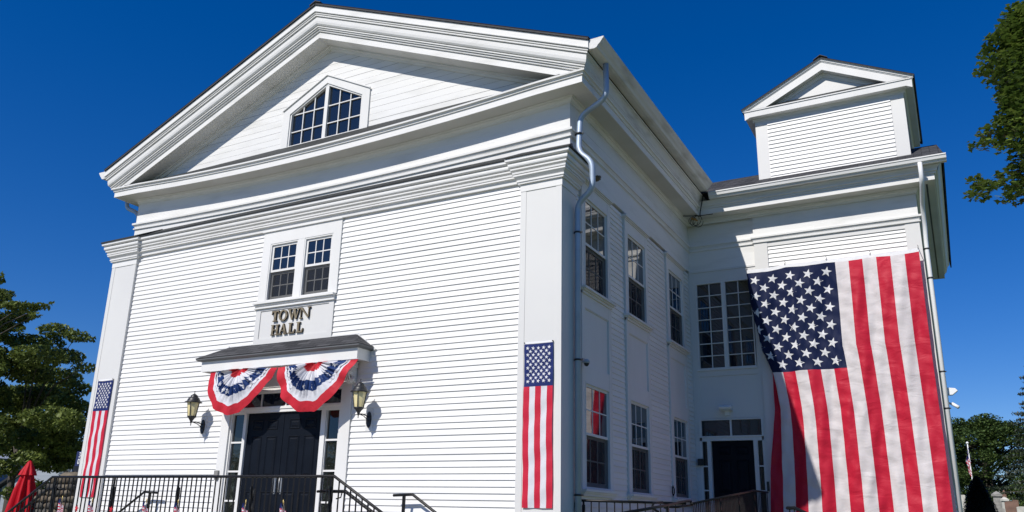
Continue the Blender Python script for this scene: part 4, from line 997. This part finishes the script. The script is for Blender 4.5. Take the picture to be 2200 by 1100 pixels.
# ================================================================ SURROUNDINGS
def leaves(mb,tones,c,R,n,size,rnd,droop=.35,flat=1.0,kind=0):
    for _ in range(n):
        while True:
            p=Vector((rnd.uniform(-1,1),rnd.uniform(-1,1),rnd.uniform(-1,1)))
            if .25<p.length<=1: break
        p=Vector((p.x*R[0],p.y*R[1],p.z*R[2]))+c
        a=rnd.uniform(0,2*pi); s_=size*rnd.uniform(.6,1.25)
        d=Vector((cos(a),sin(a),-droop*rnd.uniform(0,2))).normalized()
        sd=d.cross(Vector((rnd.uniform(-.5,.5),rnd.uniform(-.5,.5),1))).normalized()
        up=Vector((0,0,1))
        if kind==0:   # pointed oval leaf, slightly folded
            q=[p-d*s_*.5,p-d*s_*.12+sd*s_*.27,p+d*s_*.22+sd*s_*.22,p+d*s_*.55,p+d*s_*.22-sd*s_*.22,p-d*s_*.12-sd*s_*.27]
        elif kind==1: # lobed
            q=[p-d*s_*.4,p-d*s_*.1+sd*s_*.5,p+d*s_*.1+sd*s_*.22,p+d*s_*.55,p+d*s_*.1-sd*s_*.22,p-d*s_*.1-sd*s_*.5]
        else:
            q=[p-d*s_*.5,p+sd*s_*.16,p+d*s_*.5,p-sd*s_*.16]
        b=len(mb.v); mb.v+=[tuple(v) for v in q]; mb.f.append(list(range(b,b+len(q)))); mb.m.append(0); mb.sm.append(False); tones.append(min(1,max(0,rnd.gauss(.5,.22))))
def crown(name,mb,tones,mt,parent):
    o=obj(name,mb,mt,parent); at=o.data.attributes.new('tone','FLOAT','FACE'); at.data.foreach_set('value',tones); return o
def limbs(base,topz,targets,r,rnd):
    m=MB(); b=Vector(base); tp=Vector((b.x+rnd.uniform(-.2,.2),b.y,topz))
    m.tube([b,b.lerp(tp,.35)+Vector((.08,0,0)),b.lerp(tp,.7)-Vector((.06,0,0)),tp],[r,r*.8,r*.6,r*.25],8)
    for c in targets:
        c=Vector(c); h=max(.15,min(.95,(c.z-b.z-(c-b).xy.length*.45)/(topz-b.z)))
        s_=b.lerp(tp,h); mid=s_.lerp(c,.5)+Vector((0,0,.12*(c-s_).length)); m.tube([s_,mid,c],[r*.24,r*.13,r*.04],6)
    return m
def RAY(px,py,y):
    v=r2*((px-1080.42)/1750.35)+d2*((py-596.37)/1750.35)+fw
    return v*(y/v.y)
# left dogwoods: clumps given by where they stand
rd=random.Random(3)
FD_=3.4
def tree(name,label,cat,base,topz,clumps,mt,size,dens,kind,droop,r,group=None,fill=None):
    t=thing(name,label,cat,base,group); mb=MB(); tn=[]
    for c,R in clumps: leaves(mb,tn,Vector(c),R,int(dens*R[0]*R[1]**.5*R[2]*(5.5 if kind==0 else 2.3)),size,rd,droop,1,kind)
    crown('crown',mb,tn,mt,t); obj('trunk',limbs(base,topz,([c for c,_ in clumps][:22:3] if kind==1 else [c for c,_ in clumps][::2]),r,rd),BARK,t); return t
cl=[]
for (px,py,rx,rz) in [(60,735,42,15),(120,710,35,13),(165,722,26,12),(195,728,10,7),(110,735,30,10),(30,770,30,14),(85,765,55,20),(140,765,38,14),(180,790,25,10),(60,800,50,20),(120,810,50,18),(165,835,28,16),(90,850,60,22),(30,850,40,20),(160,880,35,20),(110,900,60,24),(50,900,45,24),(175,920,25,20),(90,945,60,24),(150,960,42,20),(20,950,35,26),(60,985,35,14),(110,1000,42,12),(160,965,30,14),(12,1005,25,16),(20,1060,16,12),(130,985,40,16),(75,1040,18,10),(100,1045,22,9),(40,860,45,25),(100,850,45,22),(70,800,40,18),(140,870,40,22),(70,920,50,25),(130,930,40,22),(30,950,40,25),(80,980,45,18),(150,905,30,20)]:
    y=15+rd.uniform(-1.2,1.6); c=RAY(px,py,y); k=c.length/1750*1.0
    cl.append((c,(rx*k,rx*k*.9,rz*k)))
tree('dogwood_tree','broad leafy tree with layered branches directly left of the hall, nearest to it','tree',(-25.5,15.2,-1.6),2.4,cl,LEAFD,.125,1150,0,.75,.16,'leafy trees left of the hall')
cl=[]
for (px,py,rx,rz) in [(0,592,10,6),(4,602,9,6),(10,632,22,7),(20,655,18,6),(45,660,35,9),(85,657,22,6),(110,651,7,3),(40,680,34,9),(20,700,30,10),(45,708,10,6),(75,676,14,5),(10,725,18,10),(30,735,14,5),(5,760,12,14),(4,790,12,10),(-20,640,40,20),(-30,700,50,30),(-40,780,50,40),(-30,860,50,40),(-20,940,40,40)]:
    y=13.2+rd.uniform(-.8,.8); c=RAY(px,py,y); k=c.length/1750
    cl.append((c,(rx*k,rx*k*.8,rz*k)))
tree('dogwood_tree','dark leafy tree cut by the left edge with one bare twig reaching right','tree',(-26.2,13.2,-1.6),4.0,cl,LEAFD,.125,1400,0,.75,.15,'leafy trees left of the hall')
# maple top right
cl=[]
for (px,py,rx,rz) in [(2185,35,30,22),(2165,65,25,14),(2150,90,32,18),(2190,80,30,28),(2120,115,16,12),(2135,140,28,18),(2175,130,36,26),(2105,158,15,8),(2150,165,32,12),(2195,170,30,24),(2160,205,20,18),(2190,220,28,26),(2150,235,10,10),(2175,260,30,22),(2140,280,32,16),(2185,290,34,18),(2105,305,20,6),(2090,315,12,6),(2130,310,26,8),(2165,315,26,9),(2195,320,20,9),(2185,365,22,11),(2165,385,14,10),(2205,370,20,16),(2095,390,14,16),(2115,400,22,13),(2085,420,12,10),(2105,412,16,10),(2145,400,14,8),(2160,425,16,8),(2175,410,18,12),(2195,400,16,14),(2150,378,8,6),(2190,345,24,12),(2160,372,20,8),(2130,392,16,8),(2110,425,14,8),(2190,430,16,10),(2215,100,30,60),(2230,200,60,180),(2240,380,50,50),(2250,60,60,60)]:
    y=13.0+rd.uniform(-.9,.9); c=RAY(px,py,y); k=c.length/1750
    cl.append((c,(rx*k,rx*k*1.1,rz*k)))
tree('maple_tree','tall maple whose branches reach in from the top right','tree',(4.2,13.6,-1.6),7.5,cl,LEAFM,.092,4200,1,.4,.28)
# far trees on the right
def fartree(label,cx,cy,base,h,w_,n,size,mt,cat='tree',seed=1,name='broadleaf_tree',group='trees beyond the cemetery'):
    r_=random.Random(seed); t=thing(name,label,cat,(cx,cy,base),group); mb=MB(); tn=[]; cl=[]
    for k in range(n):
        a=r_.uniform(0,2*pi); q=sqrt(r_.random()); zf=r_.uniform(.02,1)
        rad=w_*sqrt(max(.03,1-(abs(zf-.42)/(.60 if zf>.42 else .75))**2))
        c=Vector((cx+rad*q*cos(a),cy+rad*q*sin(a)*.8,base+h*(.05+.90*zf))); R=(w_*r_.uniform(.10,.22),)*2+(h*r_.uniform(.035,.085),)
        cl.append(c); leaves(mb,tn,c,R,int(190*R[0]*R[2]/(size*size*9)),size,r_,.5,1,0)
    crown('crown',mb,tn,mt,t); obj('trunk',limbs((cx,cy,base),base+h*.8,cl[::4],.35,r_),BARK,t)
fartree('large round dark green tree behind the flagpole',1.2,58,.2,6.45,4.6,330,.16,LEAFF,seed=5)
fartree('green tree filling the lower right edge behind the tallest gravestones',5.0,52,.2,3.9,2.7,200,.14,LEAFF,seed=6)
fartree('dark tree peeping from behind the right end of the wing',-2.6,66,.2,6.0,3.4,160,.18,LEAFF,seed=8)
fartree('broad tree beyond the spruce at the right edge',9.5,64,.2,5.6,4.6,190,.18,LEAFF,seed=9)
# trees across the street behind the viewer, seen in the panes
for k,(tx,ty,th,tw) in enumerate([(-70,-32,8,8),(-58,-30,7,7),(-47,-33,8,7),(-35,-30,8,7),(12,-34,9,7)]):
    fartree(['round street tree far to the left behind the viewer','low street tree behind the viewer, left of the middle','tall street tree behind the viewer in the middle of the row','street tree behind the viewer, right of the middle','large street tree far to the right behind the viewer'][k],tx,ty,-1.6,th,tw,90,.5,LEAFF,seed=20+k,group='trees across the street')
# spruce
t=thing('spruce_tree','sparse dark spruce standing at the right edge above the round trees','tree',(3.9,46,.2)); mb=MB(); tn=[]; rs=random.Random(4); cl=[]
for k in range(130):
    zf=k/130; z=1.7+7.5*zf; a=k*2.4+rs.uniform(-.3,.3); rad=((1-zf)*2.9+.10)*rs.uniform(.72,1.12)
    for q in (.3,.45,.6,.75,.88,1.0):
        c=Vector((3.9+rad*q*cos(a),46+rad*q*sin(a),z-.45*q+.2*q*q)); leaves(mb,tn,c,(.20,.20,.07),34,.15,rs,1.2,1,2)
    cl.append((3.9+rad*cos(a),46+rad*sin(a),z-.25))
crown('crown',mb,tn,LEAFN,t)
m=MB(); m.tube([(3.9,46,.2),(3.9,46,9.3)],[.16,.02],8)
for c in cl[::2]: m.tube([(3.9,46,c[2]+.2),c],[.03,.01],4)
obj('trunk',m,BARK,t)
# conical yew
t=thing('conical_yew','nearly black conical clipped evergreen in front of the cemetery','shrub',(.37,33,-1.2)); mb=MB(); tn=[]; rs=random.Random(9)
for k in range(16000):
    zf=rs.random()**1.1; a=rs.uniform(0,2*pi); rad=(.78*(1-max(0,zf-.25)/.75)**.62 if zf>.25 else .78)*(rs.uniform(.72,1.0))*(1+.07*sin(a*5+zf*14))
    leaves(mb,tn,Vector((.37+rad*cos(a),33+rad*sin(a),-1.2+2.95*zf)),(.03,.03,.03),1,.10,rs,.3,1,2)
crown('crown',mb,tn,LEAFY,t)
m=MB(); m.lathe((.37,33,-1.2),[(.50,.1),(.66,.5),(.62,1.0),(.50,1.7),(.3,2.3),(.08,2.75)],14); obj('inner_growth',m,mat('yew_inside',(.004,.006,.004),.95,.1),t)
# flagpole with limp flag
t=thing('flagpole','thin white flagpole rising behind the dark conical evergreen','flagpole',(.42,52,.1))
m=MB(); m.tube([(.40,52,.1),(.40,52,4.50)],.028,8); obj('pole',m,LAMPW,t)
m=MB(); m.lathe((.40,52,4.5),[(.02,0),(.07,.04),(.07,.10),(.02,.14)],10); obj('ball_top',m,LAMPW,t)
m=MB(); m.smooth=True
fw_=[(.0,0),(.10,-.06),(.17,.05),(.24,-.05),(.30,.04)]
m=MB()
for j in range(12):
    for i in range(5):
        def P(i,j):
            v=j/12; w_=.05+.15*sin(pi*min(1,v*.9+.1)); return Vector((.44-w_*(i/5)*.9-.02+.03*sin(j*1.1),52-.05*(i%2),4.35-1.35*v-.25*i/5))
        m.mi=2 if (j<5 and i<4) else (0 if (i+j)%2 else 1); m.quad(P(i,j),P(i+1,j),P(i+1,j+1),P(i,j+1))
tag(obj('pole_flag',m,[FRED2,FWHITE2,FBLUE2]),'limp flag hanging from the thin white flagpole','flag')
# gravestones
STONE=varied('granite',(.30,.29,.27),(.20,.195,.18),scale=8,rough=.85,bump=.4,bscale=40); BROWN=varied('brownstone',(.20,.12,.09),(.14,.085,.065),scale=5,rough=.85,bump=.4); PALE=varied('pale_marble',(.52,.51,.46),(.36,.36,.33),scale=4,rough=.7,bump=.3)
def gpt(px,py,y): v=RAY(px,py,y); return v
def stone(px,pyt,y,wpx,shape,mt,label):
    c=gpt(px,pyt,y); k=c.length/1750; w_=wpx*k; x=c.x; zt_=c.z; b=gz(x,y)-.05
    m=MB(); 
    if shape=='cap':
        m.box(x-w_*.36,x+w_*.36,y-w_*.36,y+w_*.36,b+.25,zt_-w_*.55); m.box(x-w_*.5,x+w_*.5,y-w_*.5,y+w_*.5,zt_-w_*.55,zt_-w_*.32); m.lathe((x,y,0),[(w_*.62,zt_-w_*.32),(w_*.30,zt_-w_*.12),(w_*.10,zt_-w_*.06),(w_*.02,zt_)],4,False); m.box(x-w_*.62,x+w_*.62,y-w_*.6,y+w_*.6,b,b+.25)
    elif shape=='obelisk':
        m.add([(x-w_*.5,y-w_*.5,b+.4),(x+w_*.5,y-w_*.5,b+.4),(x+w_*.5,y+w_*.5,b+.4),(x-w_*.5,y+w_*.5,b+.4),(x-w_*.32,y-w_*.32,zt_-w_*.6),(x+w_*.32,y-w_*.32,zt_-w_*.6),(x+w_*.32,y+w_*.32,zt_-w_*.6),(x-w_*.32,y+w_*.32,zt_-w_*.6),(x,y,zt_)],[(0,1,5,4),(1,2,6,5),(2,3,7,6),(3,0,4,7),(4,5,8),(5,6,8),(6,7,8),(7,4,8)]); m.box(x-w_*.8,x+w_*.8,y-w_*.8,y+w_*.8,b,b+.4)
    else:
        pts=[(x-w_/2,y,b)]+[(x+w_/2*cos(pi-pi*k_/8),y,zt_-.10*w_+.10*w_*sin(pi*k_/8)) for k_ in range(9)]+[(x+w_/2,y,b)]
        m.prism(pts,(0,.14,0))
    o=obj('gravestone',m,mt); tag(o,label,'gravestone',group='gravestones beyond the lawn')
stone(2140,1055,44,17,'cap',STONE,'grey gravestone pillar with a pointed wide cap, tallest of the group')
stone(2157,1067,43,14,'cap',PALE,'paler capped gravestone pillar in front of the obelisk')
stone(2156,1052,47,9,'obelisk',BROWN,'slender obelisk gravestone between the two capped pillars')
stone(2171,1077,42,19,'slab',BROWN,'broad reddish brown gravestone slab right of the capped pillars')
stone(2181,1074,45,9,'slab',BROWN,'narrow brown gravestone behind the broad reddish slab')
stone(2195,1088,41,16,'slab',PALE,'low pale gravestone at the right edge')
stone(2067,1063,45,9,'slab',PALE,'pale stone visible between the wing and the dark evergreen')
stone(2150,1092,40,12,'slab',STONE,'low grey stone at the foot of the tall capped pillar')
# red umbrella
t=thing('closed_umbrella','closed bright red patio umbrella left of the railing','umbrella',(-19.5,12.0,-1.6))
ux,uy=-19.48,12.0
def fold(z,r,m_,n=48,amp=.22,ph=0,lean=0):
    return [(ux+lean+r*(1+amp*cos(8*a+ph))*cos(a),uy+r*(1+amp*cos(8*a+ph))*sin(a),z) for a in [2*pi*k/n for k in range(n)]]
def skin(levels):
    m=MB(); m.smooth=True; n=48; vs=[v for l in levels for v in l]; m.add(vs,[(i*n+k,i*n+(k+1)%n,(i+1)*n+(k+1)%n,(i+1)*n+k) for i in range(len(levels)-1) for k in range(n)]+[tuple(range((len(levels)-1)*n,len(levels)*n))]); return m
obj('canopy_cloth',skin([fold(-1.1,.17,0,amp=.3),fold(-.9,.30,0,ph=.3,amp=.32),fold(-.4,.29,0,ph=.5,amp=.34),fold(0,.25,0,ph=.6,amp=.34),fold(.35,.20,0,ph=.8,amp=.32),fold(.60,.145,0,ph=1,amp=.25),fold(.75,.12,0,ph=1,amp=.1),fold(.95,.05,0)]),UMB,t)
obj('vent_cap',skin([fold(.71,.18,0,amp=.14,ph=.4),fold(.80,.15,0,amp=.14,ph=.4),fold(.93,.085,0,amp=.1),fold(1.02,.045,0,amp=.1),fold(1.05,.01,0)]),UMB,t)
m=MB(); m.tube([(ux,uy,-1.6),(ux,uy,-.9)],.025,8); m.lathe((ux,uy,-1.6),[(.28,0),(.28,.05),(.05,.09)],20); obj('pole',m,LAMPW,t)
# stone pier
t=thing('stone_pier','rough fieldstone pier behind the left end of the railing','stone pier',(-18.75,12.6,-1.6)); rs=random.Random(12)
cols_=[varied('fieldstone_a',(.13,.10,.07),(.065,.05,.035),scale=5,rough=.9,bump=.6,bscale=14,dist=.02),varied('fieldstone_b',(.17,.14,.10),(.09,.075,.055),scale=5,rough=.9,bump=.6,bscale=14,dist=.02),varied('fieldstone_c',(.085,.08,.07),(.05,.045,.04),scale=5,rough=.9,bump=.6,bscale=14,dist=.02)]
m=MB(); m.box(-19.55,-18.15,12.25,13.0,-1.6,.35); obj('mortar_core',m,mat('pier_mortar',(.035,.03,.027),.95),t)
def boulder(c,R,mt):
    m=MB(); m.smooth=True; n1_,n2_=9,6; vs=[]
    for i in range(n2_+1):
        th=pi*i/n2_
        for k in range(n1_):
            ph=2*pi*k/n1_; f=1+rs.uniform(-.13,.13)
            d=Vector((sin(th)*cos(ph),sin(th)*sin(ph),cos(th))); d=Vector([math.copysign(abs(q)**.7,q) for q in d])
            vs.append((c[0]+R[0]*d.x*f,c[1]+R[1]*d.y*f,c[2]+R[2]*d.z*f))
    m.add(vs,[(i*n1_+k,i*n1_+(k+1)%n1_,(i+1)*n1_+(k+1)%n1_,(i+1)*n1_+k) for i in range(n2_) for k in range(n1_)]); return obj('stone',m,mt,t)
z=-1.5; row=0
while z<.55:
    h=rs.uniform(.13,.19); fr=(z+1.6)/2.2; x0=-19.65+.55*max(0,fr-.25)**1.0*1.4; x1=-18.0
    if z>.3: x0+=.25
    x=x0
    while x<x1:
        w_=rs.uniform(.13,.28); boulder((x+w_/2,12.22+rs.uniform(-.04,.04),z+h/2),(w_*.52,.14,h*.52),rs.choice(cols_)); x+=w_
    z+=h*.97; row+=1
boulder((-18.42,12.5,.66),(.36,.3,.14),cols_[1])
# number sign
t=thing('number_sign','navy blue sign reading 30 peeping from behind the left pilaster','sign',(-18.95,13.0,-1.6))
sx0,sx1,sz0,sz1=-19.24,-18.99,.985,1.34
m=MB(); m.box(sx0,sx1,13.0,13.03,sz0,sz1); obj('board',m,mat('sign_navy',(.012,.02,.085),.5),t)
m=MB(); m.tube([(-18.93,13.05,-1.6),(-18.93,13.05,1.5)],.04,8); obj('post',m,BLACKM,t)
def strokes(mb,pts,r,cx_,cz_,h): mb.tube([(cx_+a*h,12.995,cz_+b*h) for a,b in pts],r,6)
m=MB(); c1=(sx0+sx1)/2+.015
strokes(m,[(-.22,.38),(-.05,.5),(.18,.42),(.2,.2),(.0,.05),(.2,-.1),(.22,-.35),(.0,-.5),(-.22,-.38)],.012,c1,1.25,.115)
strokes(m,[(.24*cos(a*pi/8),.5*sin(a*pi/8)) for a in range(17)],.012,c1-.01,1.09,.115); obj('digit',m,LAMPW,t)
# neighbour house
t=thing('neighbour_house','pale shaded gabled house seen under the left tree','house',(-43,29,-1.6))
HB=varied('shaded_house_white',(.30,.33,.37),(.25,.28,.32),scale=1,rough=.7,bump=0,stretch=(.1,.1,8))  # white walls; the blue-grey colour stands in for their shade
hx0,hx1,hy=-48,-41.0,28.2; ap=-43.9
m=MB(); m.prism([(hx0,hy,-1.6),(hx1,hy,-1.6),(hx1,hy,1.0),((hx1+ap)/2+.0,hy,2.1),(ap,hy,2.8),(hx0,hy,1.0)],(0,9,0)); obj('wall',m,HB,t)
m=MB(); m.prism([(hx0-.3,hy-.3,.9),(ap,hy-.3,2.85),(hx1+.3,hy-.3,.9),(hx1+.3,hy-.3,1.02),(ap,hy-.3,3.0),(hx0-.3,hy-.3,1.02)],(0,9.6,0)); obj('roof',m,FLASH,t)
c=RAY(140,1017,hy-.05)
m=MB(); m.box(c.x-.55,c.x+.55,hy-.08,hy-.01,c.z-.40,c.z+.40); fr_=obj('vent',m,HB,t)
m=MB()
for k in range(6): m.box(c.x-.48,c.x+.48,hy-.14,hy-.08,c.z-.33+.12*k,c.z-.27+.12*k)
obj('louvre',m,mat('louvre',(.12,.14,.16),.7),fr_)
m=MB(); m.box(-60,-48.2,27,36,-1.6,2.6); m.prism([(-60.2,26.8,2.6),(-54,26.8,4.2),(-48,26.8,2.6)],(0,9.4,0)); tag(obj('neighbour_shed',m,HB),'pale shaded clapboard outbuilding glimpsed behind the left tree','outbuilding')
